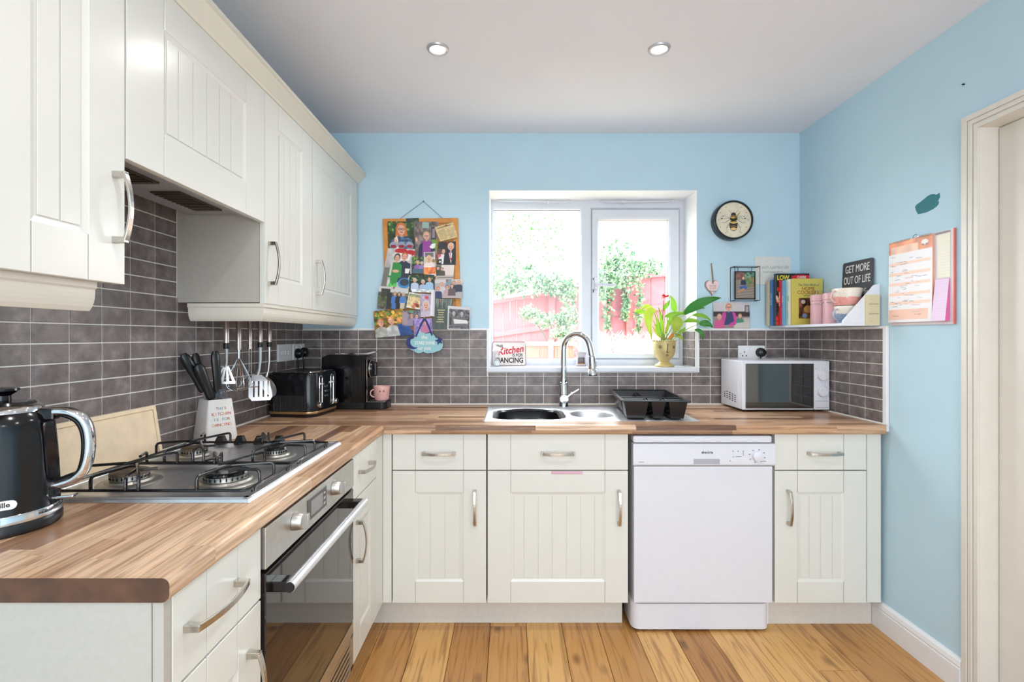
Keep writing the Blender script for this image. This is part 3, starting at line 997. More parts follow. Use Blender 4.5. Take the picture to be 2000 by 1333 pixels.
# ------------------------------------------------------------------ worktops
WT0, WT1 = .84, .878
def nose(y0, y1, h0, h1, r):
    """section of a rolled front edge: list of (depth, z) from back to front, front at y0"""
    p = [(y1, h0), (y0 + r, h0)]
    for i in range(1, 6):
        a = PI / 2 * i / 6
        p.append((y0 + r - r * math.sin(a), h0 + r - r * math.cos(a)))
    p.append((y0, h0 + r)); p.append((y0, h1 - r))
    for i in range(1, 6):
        a = PI / 2 * i / 6
        p.append((y0 + r - r * math.cos(a), h1 - r + r * math.sin(a)))
    p += [(y0 + r, h1), (y1, h1)]
    return p
SX0, SX1, SY0, SY1 = -.09, .50, 2.16, 2.50
WFY = 2.022
wt = MB()
pf = nose(WFY, SY0, WT0, WT1, .012)
wt.prism([(LX, y, z) for (y, z) in pf], (1.575 - LX, 0, 0), smooth=True)
wt.box(LX, SX0, SY0, YB, WT0, WT1).box(SX1, 1.575, SY0, YB, WT0, WT1).box(SX0, SX1, SY1, YB, WT0, WT1)
wt.box(1.575, RX - .002, 2.06, YB, WT0, WT1)
o = build(wt, 'worktop', WOODX, sharp=40)
tag(o, 'wood-stave laminate worktop running under the window with the sink set in it', 'worktop')
wl = MB()
pf = nose(0, .3, WT0, WT1, .012)
wl.prism([(-.527 - d_, .749, z) for (d_, z) in pf], (0, WFY + .001 - .749, 0), smooth=True)
wl.box(LX, -.827, .749, WFY + .001, WT0, WT1)
tl_ = thing('worktop', 'wood-stave laminate worktop of the left run, under hob and kettle', 'worktop', (-.83, 1.4, WT0))
build(wl, 'top', WOODY, tl_, sharp=40)
ed = MB()
ed.prism([(-.5275 - d_, .7488, z) for (d_, z) in nose(0, .6115, WT0 + .0003, WT1 - .0003, .012)], (0, -.0012, 0))
build(ed, 'edging', WALNUT, tl_, label='dark walnut-look edging strip on the cut end')

# ------------------------------------------------------------------ wall units
UX = -.835
UZ0, UZ1 = 1.365, 2.088
def upper(label, y0, y1, stile, grooves, handle_y, z0=UZ0, rail=.09, name='wall_cabinet', body=True, hz=1.46):
    t = thing(name, label, 'cabinet', (-1.0, (y0 + y1) / 2, z0))
    if body:
        build(MB().box(LX + .001, UX - T - .002, y0 + .001, y1 - .001, z0 + .003, UZ1), 'carcass', CABSIDE, t, bevel=.001)
    gp = .0018
    d = build(front_panel(F_left(UX - T, y0 + gp, z0), y1 - y0 - 2 * gp, UZ1 - z0, stile, rail, grooves), 'door', CAB, t, bevel=.0008, seg=1)
    if handle_y: pull(F_left(UX, 0, 0), handle_y, hz + .07, .15, True, d)
    return t
upper('narrow cream wall cabinet nearest the camera, over the kettle', .752, 1.05, .09, [.058], 1.02, hz=1.455)
hood_t = thing('hood_cabinet', 'cream flap-fronted cabinet housing the cooker hood over the hob', 'cabinet', (-1.0, 1.35, 1.64))
build(MB().box(LX + .001, UX - T - .002, 1.053, 1.645, 1.70, UZ1), 'carcass', CABSIDE, hood_t)
build(front_panel(F_left(UX - T, 1.0535, 1.64), .5915, UZ1 - 1.64, .115, .095, [.055, .112, .17, .228, .285]), 'flap', CAB, hood_t, bevel=.0008, seg=1)
hm = MB().box(LX + .05, UX - T - .004, 1.06, 1.64, 1.664, 1.70).box(UX - T - .04, UX - T - .004, 1.06, 1.64, 1.65, 1.67)
hood = build(hm, 'hood_base', mat('grey_hood_metal', rgb(186, 186, 192), .4, .5, var=.04), hood_t, bevel=.002)
FILT = mat('hood_filter', rgb(88, 76, 62), .4, .6, var=.2, scale=80)
for (a, b) in ((1.1, 1.29), (1.37, 1.57)):
    f = MB().box(LX + .12, UX - .1, a, b, 1.659, 1.665)
    for k in range(10):
        yy = a + .01 + k * (b - a - .02) / 10
        f.box(LX + .125, UX - .105, yy, yy + .008, 1.656, 1.66)
    build(f, 'grease_filter', FILT, hood_t)
upper('cream wall cabinet beside the hood recess, grooved narrow panel', 1.647, 2.043, .095, [.05, .1, .15], 1.675, hz=1.435)
upper('cream corner wall cabinet against the window wall', 2.046, 2.645, .1, [.057, .114, .171, .228, .285, .342], 2.085, hz=1.435)
# cornice
cn = MB()
cn.prism([(UX - .03, .5, UZ1), (UX + .004, .5, UZ1), (UX + .008, .5, UZ1 + .006), (UX + .04, .5, UZ1 + .04), (UX + .046, .5, UZ1 + .043), (UX + .046, .5, UZ1 + .055), (UX - .03, .5, UZ1 + .055)], (0, YB - .502, 0))
o = build(cn, 'cornice', PELM)
tag(o, 'cream angled cornice along the top of the wall cabinets', 'cornice')
# pelmets with a hollow lower edge
def pel_prof(d0):   # (out, z)
    pts = [(d0 - .02, UZ0 + .0), (d0, UZ0 + .0), (d0, UZ0 - .012)]
    for i in range(6):
        a = i / 5
        pts.append((d0 - .004 - .012 * a * a * a, UZ0 - .016 - .044 * a))
    pts.append((d0 - .032, UZ0 - .06))
    return pts
o = build(MB().prism([(x, .72, z) for (x, z) in pel_prof(-.858)], (0, .285, 0)), 'pelmet', PELM)
tag(o, 'cream light pelmet under the nearest wall cabinet', 'pelmet')
pt = thing('pelmet', 'cream L-shaped light pelmet under the two far wall cabinets', 'pelmet', (-.9, 2.1, UZ0 - .06))
pr_ = pel_prof(-.838)
dy_ = lambda x: 1.648 - (x + .838)
build(MB().loft([[(x, dy_(x), z) for (x, z) in pr_], [(x, 2.648, z) for (x, z) in pr_]], smooth=False), 'front_pelmet', PELM, pt)
build(MB().loft([[(-1.10, dy_(x), z) for (x, z) in pr_], [(x, dy_(x), z) for (x, z) in pr_]], smooth=False), 'return_pelmet', PELM, pt)

# ------------------------------------------------------------------ ceiling lights
for k, lab in ((0, 'round white recessed downlight, the left one of the ceiling pair'), (1, 'round white recessed downlight, the right one of the ceiling pair')):
    x, y = DOWN[k]
    t = thing('downlight', lab, 'ceiling light', (x, y, CEIL), group='recessed ceiling downlights')
    b = MB().lathe([(.029, .0), (.029, -.004), (.033, -.008), (.04, -.006), (.043, 0)], (x, y, CEIL), 32)
    build(b, 'bezel', mat('satin_bezel', rgb(190, 188, 190), .35, .5), t)
    build(MB().lathe([(.0, -.002), (.0285, -.002), (.0285, 0)], (x, y, CEIL), 32), 'bulb', BEAM, t)
# ------------------------------------------------------------------ oven
ov = thing('oven', 'stainless built-in oven with dark glass door under the hob', 'oven', (-.83, 1.354, .12))
OX = -.533
oy0, oy1 = 1.054, 1.653
build(MB().box(LX + .04, OX - .03, oy0, oy1, .13, .836), 'oven_body', BLACKM, ov)
build(MB().box(OX - .028, OX, oy0 + .002, oy1 - .002, .742, .834), 'control_panel', OVENSTEEL, ov, bevel=.0015)
dg = MB().box(OX - .028, OX - .001, oy0 + .003, oy1 - .003, .285, .732)
dgo = build(dg, 'door', OVENGLASS, ov, bevel=.002)
hb = MB()
hx, hz = -.490, .694
hb.tube([(hx, 1.075, hz), (hx, 1.632, hz)], .0125, 16)
build(hb, 'handle', mat('satin_aluminium', rgb(216, 216, 220), .3, .6, var=.02), dgo)
for a in (1.075, 1.598):
    b = MB().box(OX - .002, hx, a, a + .034, hz - .0115, hz + .0115)
    build(b, 'handle_bracket', BLACKG, dgo, bevel=.002)
build(MB().cyl((hx, 1.0735, hz), (hx, 1.076, hz), .0118), 'handle_cap', BLACK, dgo)
vt = MB().box(OX - .028, OX - .002, oy0 + .003, oy1 - .003, .235, .28)
for k in range(5):
    vt.box(OX - .02, OX - .004, oy0 + .02, oy1 - .02, .138 + k * .02, .150 + k * .02)
vt.box(OX - .028, OX - .002, oy0 + .003, oy0 + .03, .125, .24).box(OX - .028, OX - .002, oy1 - .03, oy1 - .003, .125, .24)
vt.box(OX - .028, OX - .002, oy0 + .003, oy1 - .003, .122, .134)
build(vt, 'vent_grille', OVENSTEEL, ov)
for ky in (1.197, 1.462):
    k = MB(F_left(OX, ky, .795))
    k.lathe([(.0225, 0), (.0225, .004), (.021, .012), (.0195, .022), (.018, .024)], n=28)
    k.box(-.0055, .0055, -.0185, .0185, .02, .036)
    build(k, 'knob', OVENSTEEL, ov, bevel=.001)
dp = build(MB().box(OX - .001, OX + .0015, 1.272, 1.402, .763, .82), 'display', mat('display_frame', rgb(88, 86, 86), .3, .4), ov)
build(MB().box(OX, OX + .0022, 1.292, 1.372, .772, .811), 'display_window', mat('grey_lcd', rgb(140, 138, 136), .2), dp)
for k in range(3):
    build(MB().box(OX, OX + .002, 1.38, 1.392, .772 + k * .015, .778 + k * .015), 'display_mark', APPLG, dp)

# ------------------------------------------------------------------ gas hob
hob = thing('gas_hob', 'stainless four-burner gas hob with black wire pan supports', 'hob', (-.83, 1.38, WT1))
hx0, hx1, hy0, hy1 = -1.085, -.583, 1.083, 1.676
hp = MB().frustum([(hx0, hy0, WT1), (hx1, hy0, WT1), (hx1, hy1, WT1), (hx0, hy1, WT1)],
                  [(hx0 + .004, hy0 + .004, WT1 + .009), (hx1 - .004, hy0 + .004, WT1 + .009), (hx1 - .004, hy1 - .004, WT1 + .009), (hx0 + .004, hy1 - .004, WT1 + .009)])
hz0 = WT1 + .009
L_ = [(hx0 + .004, hy0 + .004), (hx1 - .004, hy0 + .004), (hx1 - .004, hy1 - .004), (hx0 + .004, hy1 - .004)]
for (ax, ay, bx_, by_) in ((hx0 + .006, hy0 + .006, hx1 - .006, hy0 + .02), (hx0 + .006, hy1 - .02, hx1 - .006, hy1 - .006), (hx0 + .006, hy0 + .006, hx0 + .02, hy1 - .006), (hx1 - .02, hy0 + .006, hx1 - .006, hy1 - .006)):
    hp.box(ax, bx_, ay, by_, hz0 - .001, hz0 + .0025)
build(hp, 'hob_plate', STEEL, hob, bevel=.002)
burn = [(-.955, 1.215, .043, BURNT), (-.712, 1.215, .052, BLACKG), (-.962, 1.475, .036, BURNT), (-.715, 1.475, .033, BLACKG)]
for (x, y, r, cm) in burn:
    b = MB().lathe([(r + .026, 0), (r + .022, .003), (r + .008, .004), (r + .004, .009), (r - .004, .010), (r - .006, .017), (r - .002, .0185), (r - .002, .022), (0, .022)], (x, y, hz0), 32)
    bo = build(b, 'burner', ALU, hob)
    tm = MB()
    for k in range(24):
        a = 2 * PI * k / 24
        tm.box(x + (r - .003) * math.cos(a) - .0012, x + (r - .003) * math.cos(a) + .0012, y + (r - .003) * math.sin(a) - .0012, y + (r - .003) * math.sin(a) + .0012, hz0 + .012, hz0 + .0215)
    build(tm, 'burner_teeth', BLACKM, bo)
    c = MB().lathe([(r - .001, .0215), (r, .024), (r - .002, .028), (r - .012, .0295), (r - .02, .0285), (0, .0275)], (x, y, hz0), 32)
    build(c, 'burner_cap', cm, bo)
for k in range(4):
    x = -.985 + .066 * k
    kb = MB().lathe([(.02, 0), (.021, .003), (.019, .006), (.0165, .0075)], (x, 1.648, hz0 + .0005), 24)
    kb.frustum([(x - .0165, 1.636, hz0 + .006), (x + .0165, 1.636, hz0 + .006), (x + .0165, 1.660, hz0 + .006), (x - .0165, 1.660, hz0 + .006)],
               [(x - .0085, 1.641, hz0 + .027), (x + .010, 1.641, hz0 + .027), (x + .010, 1.656, hz0 + .027), (x - .0085, 1.656, hz0 + .027)])
    build(kb, 'knob', BLACK, hob, bevel=.0025)
build(MB().lathe([(.012, 0), (.012, .005), (.008, .009), (0, .01)], (-.66, 1.652, hz0), 16), 'ignition_button', BLACK, hob)

def pan_support(y0, y1, bs):
    m = MB()
    x0, x1 = -1.064, -.603
    zf, zt, r = hz0 + .012, hz0 + .044, .0037
    e = .014
    m.tube([(x0 + e, y0, zf), (x1 - e, y0, zf), (x1 - e * .3, y0 + e * .3, zf), (x1, y0 + e, zf), (x1, y1 - e, zf), (x1 - e * .3, y1 - e * .3, zf), (x1 - e, y1, zf),
            (x0 + e, y1, zf), (x0 + e * .3, y1 - e * .3, zf), (x0, y1 - e, zf), (x0, y0 + e, zf), (x0 + e * .3, y0 + e * .3, zf)], r, 8, closed=True)
    xm = (x0 + x1) / 2
    def finger(a, b, c=None):
        """rises from the frame at a, bends and runs to b (then dips to c)"""
        ax, ay = a; bx_, by_ = b
        d = Vector((bx_ - ax, by_ - ay, 0)).normalized()
        p = [(ax, ay, zf), (ax, ay, zt - .008), (ax + d.x * .003, ay + d.y * .003, zt - .002), (ax + d.x * .009, ay + d.y * .009, zt), (bx_, by_, zt)]
        if c: p += [(c[0], c[1], zt - .002)]
        m.tube(p, r, 8)
    for (bx_, by_, br) in bs:
        q = .018
        finger((bx_ - .005, y0), (bx_ + .012, by_ - q), (bx_ + .02, by_ - q + .01))
        finger((bx_ + .03, y1), (bx_ - .012, by_ + q), (bx_ - .022, by_ + q - .012))
        if bx_ < xm:
            finger((x0, by_ - .02), (bx_ - q, by_ + .01))
            finger((bx_ + .075, y0), (bx_ + .055, y0 + .055), (bx_ + .09, y0 + .08))
            finger((bx_ + .105, y0), (bx_ + q, by_ + .0))
            finger((bx_ - .055, y1), (bx_ - .035, y1 - .05))
        else:
            finger((x1, by_ + .02), (bx_ + q, by_ - .01))
            finger((x1, by_ - .05), (bx_ + .055, by_ - .045), (bx_ + .04, by_ - .06))
            finger((bx_ - .09, y1), (bx_ - .06, y1 - .06), (bx_ - .085, y1 - .085))
            finger((bx_ - .11, y1), (bx_ - q, by_ + .0))
    for (px_, py_) in ((x0, y0 + .03), (x1, y0 + .03), (x0, y1 - .03), (x1, y1 - .03)):
        m.cyl((px_, py_, hz0), (px_, py_, zf), .0055, n=10)
    build(m, 'pan_support', IRON, hob)
pan_support(1.107, 1.345, [(x, y, r) for (x, y, r, _) in burn[:2]])
pan_support(1.353, 1.612, [(x, y, r) for (x, y, r, _) in burn[2:]])

# ------------------------------------------------------------------ dishwasher
dw = thing('dishwasher', 'white freestanding dishwasher between the sink cabinet and the right cabinet', 'dishwasher', (.815, 2.33, 0))
dx0, dx1 = .519, 1.110
build(MB().box(dx0 + .004, dx1 - .004, 2.07, 2.62, .02, .80), 'dishwasher_body', APPL, dw)
build(MB().box(dx0, dx1 - .006, 2.034, 2.62, .803, .833), 'dishwasher_top', APPL, dw, bevel=.008, seg=3)
cp = MB()
cp.prism([(dx0 - .001, 2.062, .708), (dx0 - .001, 2.036, .706), (dx0 - .001, 2.028, .714), (dx0 - .001, 2.03, .80), (dx0 - .001, 2.062, .801)], (dx1 - dx0 + .004, 0, 0))
cpo = build(cp, 'control_panel', APPL, dw, bevel=.003)
build(MB().box(dx0 + .003, dx1 - .004, 2.036, 2.066, .128, .704), 'door', APPL, dw, bevel=.003)
# kick panel with rounded corners
def rrect(x0, x1, y0, y1, r, n=5, corners=(1, 1, 1, 1)):
    pts = []
    for ci, (cx, cy, a0) in enumerate(((x1 - r, y1 - r, 0), (x0 + r, y1 - r, 90), (x0 + r, y0 + r, 180), (x1 - r, y0 + r, 270))):
        if corners[ci]:
            for i in range(n + 1):
                a = math.radians(a0 + 90 * i / n)
                pts.append((cx + r * math.cos(a), cy + r * math.sin(a)))
        else:
            pts.append((x1 if ci in (0, 3) else x0, y1 if ci in (0, 1) else y0))
    return pts
kp = MB().prism([(x, y, .012) for (x, y) in rrect(dx0 - .002, dx1 - .008, 2.046, 2.2, .035, 6, (0, 0, 1, 1))], (0, 0, .108), smooth=True)
build(kp, 'kick_panel', APPL, dw, bevel=.004, sharp=50)
Fdw = F_back(0, 2.0278, 0)
gp_ = build(MB(Fdw).box(.77, .880, .716, .738, -.001, .001), 'grip_recess', APPLG, cpo, bevel=.001)
text('electra', .0155, INK, cpo, Fdw @ Matrix.Translation((.827, .765, .0)), bold=.0002, space=1.1)
kn = MB(Fdw @ Matrix.Translation((1.037, .75, 0))); kn.lathe([(.0225, -.002), (.0225, .004), (.0205, .014), (.018, .0155), (0, .0155)], n=32)
build(kn, 'knob', APPL, cpo)
mk = MB(Fdw)
for (a, b) in ((.936, .77), (.957, .77), (.979, .77), (.979, .762), (.979, .754), (.936, .746), (.923, .729), (.957, .729)):
    mk.box(a - .0016, a + .0016, b - .0016, b + .0016, -.001, .0006)
for k in range(8):
    a = math.radians(30 + 45 * k)
    mk.box(1.037 + .033 * math.cos(a) - .003, 1.037 + .033 * math.cos(a) + .003, .75 + .027 * math.sin(a) - .0012, .75 + .027 * math.sin(a) + .0012, -.001, .0006)
mk.box(.945, .97, .747, .748, -.001, .0005).box(1.058, 1.074, .727, .7285, -.001, .0005).box(.54, .562, .724, .7255, -.001, .0005)
build(mk, 'panel_marks', mat('grey_print', rgb(96, 96, 104), .5, var=0), cpo)
for a in (.938, .958): build(MB(Fdw).box(a - .006, a + .006, .725, .733, -.001, .0012), 'button', APPL, cpo, bevel=.0008)

# ------------------------------------------------------------------ microwave
mw = thing('microwave', 'white microwave oven with dark door standing in the right-hand corner', 'microwave', (1.36, 2.52, WT1))
mx0, mx1, my0, my1, mz0, mz1 = 1.147, 1.579, 2.388, 2.63, .888, 1.131
build(MB().box(mx0, mx1, my0 + .022, my1, mz0, mz1), 'microwave_body', APPL, mw, bevel=.006, seg=3)
fa = build(MB().box(mx0, mx1 - .078, my0, my0 + .021, mz0 + .001, mz1 - .001), 'door', APPL, mw, bevel=.004, seg=3)
build(MB().box(mx0 + .016, mx1 - .08, my0 - .0022, my0 + .002, mz0 + .008, mz1 - .014), 'door_glass', MWGLASS, fa, bevel=.001)
pc = build(MB().box(mx1 - .077, mx1, my0, my0 + .021, mz0 + .001, mz1 - .001), 'control_panel', APPL, mw, bevel=.004, seg=3)
Fm = F_back(0, my0, 0)
for kz in (1.058, .979):
    k = MB(Fm @ Matrix.Translation((mx1 - .038, kz, 0))); k.lathe([(.026, -.001), (.026, .004), (.0235, .016), (.021, .018), (0, .018)], n=36)
    k.box(-.003, .003, -.02, .02, .0175, .0195)
    build(k, 'knob', APPL, pc)
mm = MB(Fm).box(mx1 - .072, mx1 - .058, 1.09, 1.0915, -.001, .0005).box(mx1 - .07, mx1 - .006, .931, .9325, -.001, .0005).box(mx1 - .07, mx1 - .006, .9, .901, -.001, .0005)
for k in range(9):
    a = math.radians(-30 + 30 * k)
    for kz in (1.058, .979):
        mm.box(mx1 - .038 + .031 * math.cos(a) - .001, mx1 - .038 + .031 * math.cos(a) + .001, kz + .031 * math.sin(a) - .001, kz + .031 * math.sin(a) + .001, -.001, .0005)
build(mm, 'dial_marks', mat('pale_print', rgb(130, 130, 140), .5, var=0), pc)
vn = MB()
for i in range(5):
    for j in range(4):
        if (i == 0 and j == 0): continue
        y = my1 - .045 - i * .03; z = .965 - j * .0105 - i * .0035
        vn.box(mx0 - .0008, mx0 + .002, y - .009, y + .004, z - .0026, z + .0026)
build(vn, 'side_vents', BLACK, mw)
pnl = MB(); pnl.tube([(mx0 - .0005, my1 - .03, .925), (mx0 - .0005, my1 - .03, .915), (mx0 - .0005, my1 - .17, .905), (mx0 - .0005, my1 - .195, .925), (mx0 - .0005, my1 - .195, 1.08)], .0012, 6)
build(pnl, 'side_moulding', APPL, mw)
for (x, y) in ((mx0 + .04, my0 + .05), (mx1 - .04, my0 + .05), (mx0 + .04, my1 - .04), (mx1 - .04, my1 - .04)):
    build(MB().cyl((x, y, WT1), (x, y, mz0 + .001), .012), 'foot', BLACK, mw)

# ------------------------------------------------------------------ sockets and switches
def plate(name, label, cat, F, w=.146, h=.086, group=None):
    t = thing(name, label, cat, tuple(F.translation))
    build(MB(F).box(-w / 2, w / 2, -h / 2, h / 2, 0, .009), 'plate', WHITE, t, bevel=.003)
    return t
Fs = F_back(1.321, YB - TT, 1.158)
so = plate('socket', 'white double wall socket on the tiles behind the microwave', 'socket', Fs)
for s in (-.026, -.004):
    build(MB(Fs).box(s + .005 - .007, s + .005 + .007, .008, .03, .008, .012), 'switch', WHITE, so, bevel=.0015)
ho = MB(Fs)
for (u, v) in ((-.04, .008), (-.051, -.012), (-.029, -.012)): ho.box(u - .0025, u + .0025, v - .004, v + .004, .0082, .0094)
ho.box(-.062, -.058, -.002, .002, .0082, .0094)
build(ho, 'pin_holes', BLACK, so)
def plug(F, label, u, v, drop):
    t = thing('plug', label, 'plug', tuple((F @ Matrix.Translation((u, v, 0))).translation))
    k = MB(F @ Matrix.Translation((u, v, .009)))
    k.lathe([(.026, 0), (.026, .012), (.02, .028), (.0, .034)], n=20)
    build(k, 'plug_body', BLACK, t)
    k = MB(F); k.tube([(u, v - .012, .018), (u, v - .028, .014), (u + .005, v - .06, .0135), (u + .01, v - drop, .0135)], .0035, 8)
    build(k, 'flex', BLACK, t)
plug(Fs, 'black plug in the right half of the socket behind the microwave', .046, .006, .11)
Fl = F_left(LX + TT, 2.418, 1.17)
sw = plate('switch_plate', 'white three-gang switch plate on the left wall tiles by the toaster', 'switch', Fl)
for u in (-.035, 0, .035):
    build(MB(Fl).box(u - .012, u + .012, -.014, .014, .008, .0095), 'switch_surround', APPLG, sw)
    build(MB(Fl).box(u - .009, u + .009, -.0125, .0125, .009, .013), 'switch', WHITE, sw, bevel=.002)
Fl2 = F_left(LX + TT, 2.578, 1.17)
so2 = plate('socket', 'white double socket on the left wall in the corner, two plugs in it', 'socket', Fl2, w=.142)
for u in (-.03, .03): build(MB(Fl2).box(u - .007, u + .007, .012, .032, .008, .012), 'switch', WHITE, so2, bevel=.0015)
plug(Fl2, 'black plug in the near half of the corner socket above the toaster', -.032, -.008, .12)
plug(Fl2, 'black plug in the far half of the corner socket, behind the first plug', .036, -.004, .13)

# ------------------------------------------------------------------ sink
sk = thing('sink', 'stainless inset sink with one and a half bowls and ribbed drainer', 'sink', (.36, 2.36, WT1))
kx0, kx1, ky0, ky1 = -.118, .838, 2.125, 2.605
nx, ny = 192, 97
X = np.linspace(kx0, kx1, nx)[None, :].repeat(ny, 0); Y = np.linspace(ky0, ky1, ny)[:, None].repeat(nx, 1)
Z = np.full_like(X, WT1 + .0035)
ed = np.minimum(np.minimum(X - kx0, kx1 - X), np.minimum(Y - ky0, ky1 - Y))
Z = np.where(ed < .002, WT1 + .0003, Z)
inner = np.clip((ed - .014) / .01, 0, 1)
Z -= inner * .0022
def bowl(x0, x1, y0, y1, depth, p, slope):
    cx, cy, rx, ry = (x0 + x1) / 2, (y0 + y1) / 2, (x1 - x0) / 2, (y1 - y0) / 2
    q = (np.abs((X - cx) / rx) ** p + np.abs((Y - cy) / ry) ** p) ** (1 / p)
    k = np.clip((1 - q) / slope, 0, 1)
    k = k * k * (3 - 2 * k)
    return depth * k
Z = Z - bowl(-.085, .262, 2.165, 2.497, .165, 4.5, .14)
Z = Z - bowl(.288, .496, 2.215, 2.44, .10, 2.6, .32)
rib = ((X > .535) & (X < .80) & (Y > 2.18) & (Y < 2.54))
Z = Z + np.where(rib, .0022 * np.sin((Y - 2.18) * 2 * PI / .03), 0)
vs = np.stack([X, Y, Z], -1).reshape(-1, 3)
idx = np.arange(nx * ny).reshape(ny, nx)
fs = np.stack([idx[:-1, :-1], idx[:-1, 1:], idx[1:, 1:], idx[1:, :-1]], -1).reshape(-1, 4)
m = MB(); m.add([tuple(p) for p in vs.tolist()], fs.tolist(), 0, True)
build(m, 'sink_top', mat('satin_sink_steel', rgb(236, 236, 240), .42, 1.0, var=.04, scale=50), sk, sharp=60)
build(MB().lathe([(.032, 0), (.03, .002), (.0, .002)], (.39, 2.33, WT1 - .0985), 24), 'drain', CHROME, sk)
# washing-up bowl
wb_ = MB()
def sring(cx, cy, rx, ry, z, n=48, p=4, wav=0.0):
    r_ = []
    for k in range(n):
        a = 2 * PI * k / n
        c, s = math.cos(a), math.sin(a)
        q = (abs(c) ** p + abs(s) ** p) ** (-1 / p)
        zz = z + wav * (math.cos(4 * a) if abs(s) > .5 else 0)
        r_.append((cx + rx * c * q, cy + ry * s * q, zz))
    return r_
cx, cy = .088, 2.328
rings = [sring(cx, cy, .105, .105, WT1 - .135), sring(cx, cy, .135, .135, WT1 - .05), sring(cx, cy, .143, .136, WT1 - .006, wav=.002), sring(cx, cy, .153, .144, WT1 + .002, wav=.003), sring(cx, cy, .156, .147, WT1 - .004, wav=.003),
         sring(cx, cy, .153, .144, WT1 - .007, wav=.003), sring(cx, cy, .146, .139, WT1 - .012)]
wb_.loft(rings, cap0=True, cap1=False)
o = build(wb_, 'washing_up_bowl', mat('black_tub_plastic', rgb(24, 25, 30), .22, var=.05))
tag(o, 'black plastic washing-up bowl sitting in the main sink bowl', 'bowl')

# tap
tp = thing('mixer_tap', 'chrome swan-neck mixer tap behind the sink, before the window', 'tap', (.285, 2.565, WT1))
tx, ty = .284, 2.562
b = MB().lathe([(.027, 0), (.027, .008), (.025, .012), (.025, .115), (.0225, .12), (.0215, .13), (.0195, .132), (.0195, .15)], (tx, ty, WT1 + .001), 24)
build(b, 'tap_body', CHROME, tp)
nk = MB(); pts = [(tx, ty, 1.02), (tx, ty, 1.18)]
dx, dy = .128, -.09
for i in range(1, 15):
    a = PI * i / 15
    f = (1 - math.cos(a)) / 2
    pts.append((tx + dx * f * .98, ty + dy * f * .98, 1.18 + .085 * math.sin(a) ** .9))
pts += [(tx + dx, ty + dy, 1.178), (tx + dx * 1.04, ty + dy * 1.04, 1.15)]
nk.tube(pts, .0155, 16)
build(nk, 'neck', CHROME, tp)
e = Vector((tx + dx * 1.04, ty + dy * 1.04, 1.15)); dwn = Vector((.05, -.02, -1)).normalized()
sp = MB()
def along(t_): return e + dwn * t_
sp.tube([along(-.004), along(0), along(.003), along(.06), along(.066), along(.072), along(.095)], [.015, .0175, .018, .0185, .0175, .0225, .0245], 20)
so_ = build(sp, 'spray_head', CHROME, tp)
sp = MB(); sp.tube([along(.095), along(.099)], [.0225, .02], 20)
build(sp, 'spray_face', BLACKM, so_)
sp = MB(); q = along(.04); sp.box(q.x + .014, q.x + .023, q.y - .006, q.y + .006, q.z - .014, q.z + .014)
build(sp, 'spray_button', APPLG, so_, bevel=.002)
lv = MB(); lv.tube([(tx - .002, ty - .018, .925), (tx - .002, ty - .05, .925)], [.0225, .0215], 24)
lo = build(lv, 'lever_hub', CHROME, tp)
lv = MB(); lv.tube([(tx + .012, ty - .04, .935), (tx + .04, ty - .045, .957), (tx + .074, ty - .05, .978)], [.0065, .0055, .005], 10)
build(lv, 'lever', CHROME, lo)

# ------------------------------------------------------------------ dish drainer
dr_ = thing('dish_rack', 'black plastic dish rack with cutlery cups standing on the drainer', 'dish rack', (.665, 2.36, WT1 + .004), rz=math.radians(-5))
RK = mat('black_rack_plastic', rgb(13, 14, 19), .2, var=.05)
m = MB()
W_, D_ = .285, .44
zt = .082
def wall_quad(m, a0, a1, b0, b1, th, nrm_):
    """thin slanted wall: a = top edge, b = bottom edge"""
    n = Vector(nrm_) * th
    P = [Vector(b0), Vector(b1), Vector(a1), Vector(a0)]
    m.frustum([p for p in P], [p + n for p in P])
def tub(m, x0, x1, y0, y1, z0, z1, tp_=.012, th=.003, sides='lrfb'):
    bx0, bx1, by0, by1 = x0 + tp_, x1 - tp_, y0 + tp_, y1 - tp_
    T_ = [(x0, y0, z1), (x1, y0, z1), (x1, y1, z1), (x0, y1, z1)]
    B_ = [(bx0, by0, z0), (bx1, by0, z0), (bx1, by1, z0), (bx0, by1, z0)]
    t = th
    Ti = [(x0 + t, y0 + t, z1), (x1 - t, y0 + t, z1), (x1 - t, y1 - t, z1), (x0 + t, y1 - t, z1)]
    Bi = [(bx0 + t, by0 + t, z0 + t), (bx1 - t, by0 + t, z0 + t), (bx1 - t, by1 - t, z0 + t), (bx0 + t, by1 - t, z0 + t)]
    v = T_ + B_ + Ti + Bi
    f = [(7, 6, 5, 4), (12, 13, 14, 15)]
    for i in range(4):
        j = (i + 1) % 4
        f += [(4 + i, 4 + j, j, i), (8 + i, 8 + j, 12 + j, 12 + i), (i, j, 8 + j, 8 + i)]
    m.add(v, f)
tub(m, -W_ / 2, W_ / 2, -D_ / 2 + .115, D_ / 2, .012, zt, .02)
build(m, 'tray', RK, dr_, local=True, bevel=.0015)
m = MB()
for (y0, y1, x0, x1) in ((-D_ / 2 - .008, -D_ / 2 + .004, -W_ / 2 - .008, W_ / 2 + .008), (D_ / 2 - .004, D_ / 2 + .008, -W_ / 2 - .008, W_ / 2 + .008), (-D_ / 2, D_ / 2, -W_ / 2 - .008, -W_ / 2 + .004), (-D_ / 2, D_ / 2, W_ / 2 - .004, W_ / 2 + .008), (-D_ / 2 + .108, -D_ / 2 + .118, -W_ / 2, W_ / 2)):
    m.box(x0, x1, y0, y1, zt - .002, zt + .005)
m.box(-W_ / 2 - .01, -W_ / 2 - .006, -D_ / 2, D_ / 2, zt - .008, zt + .003)
build(m, 'rim', RK, dr_, local=True, bevel=.002)
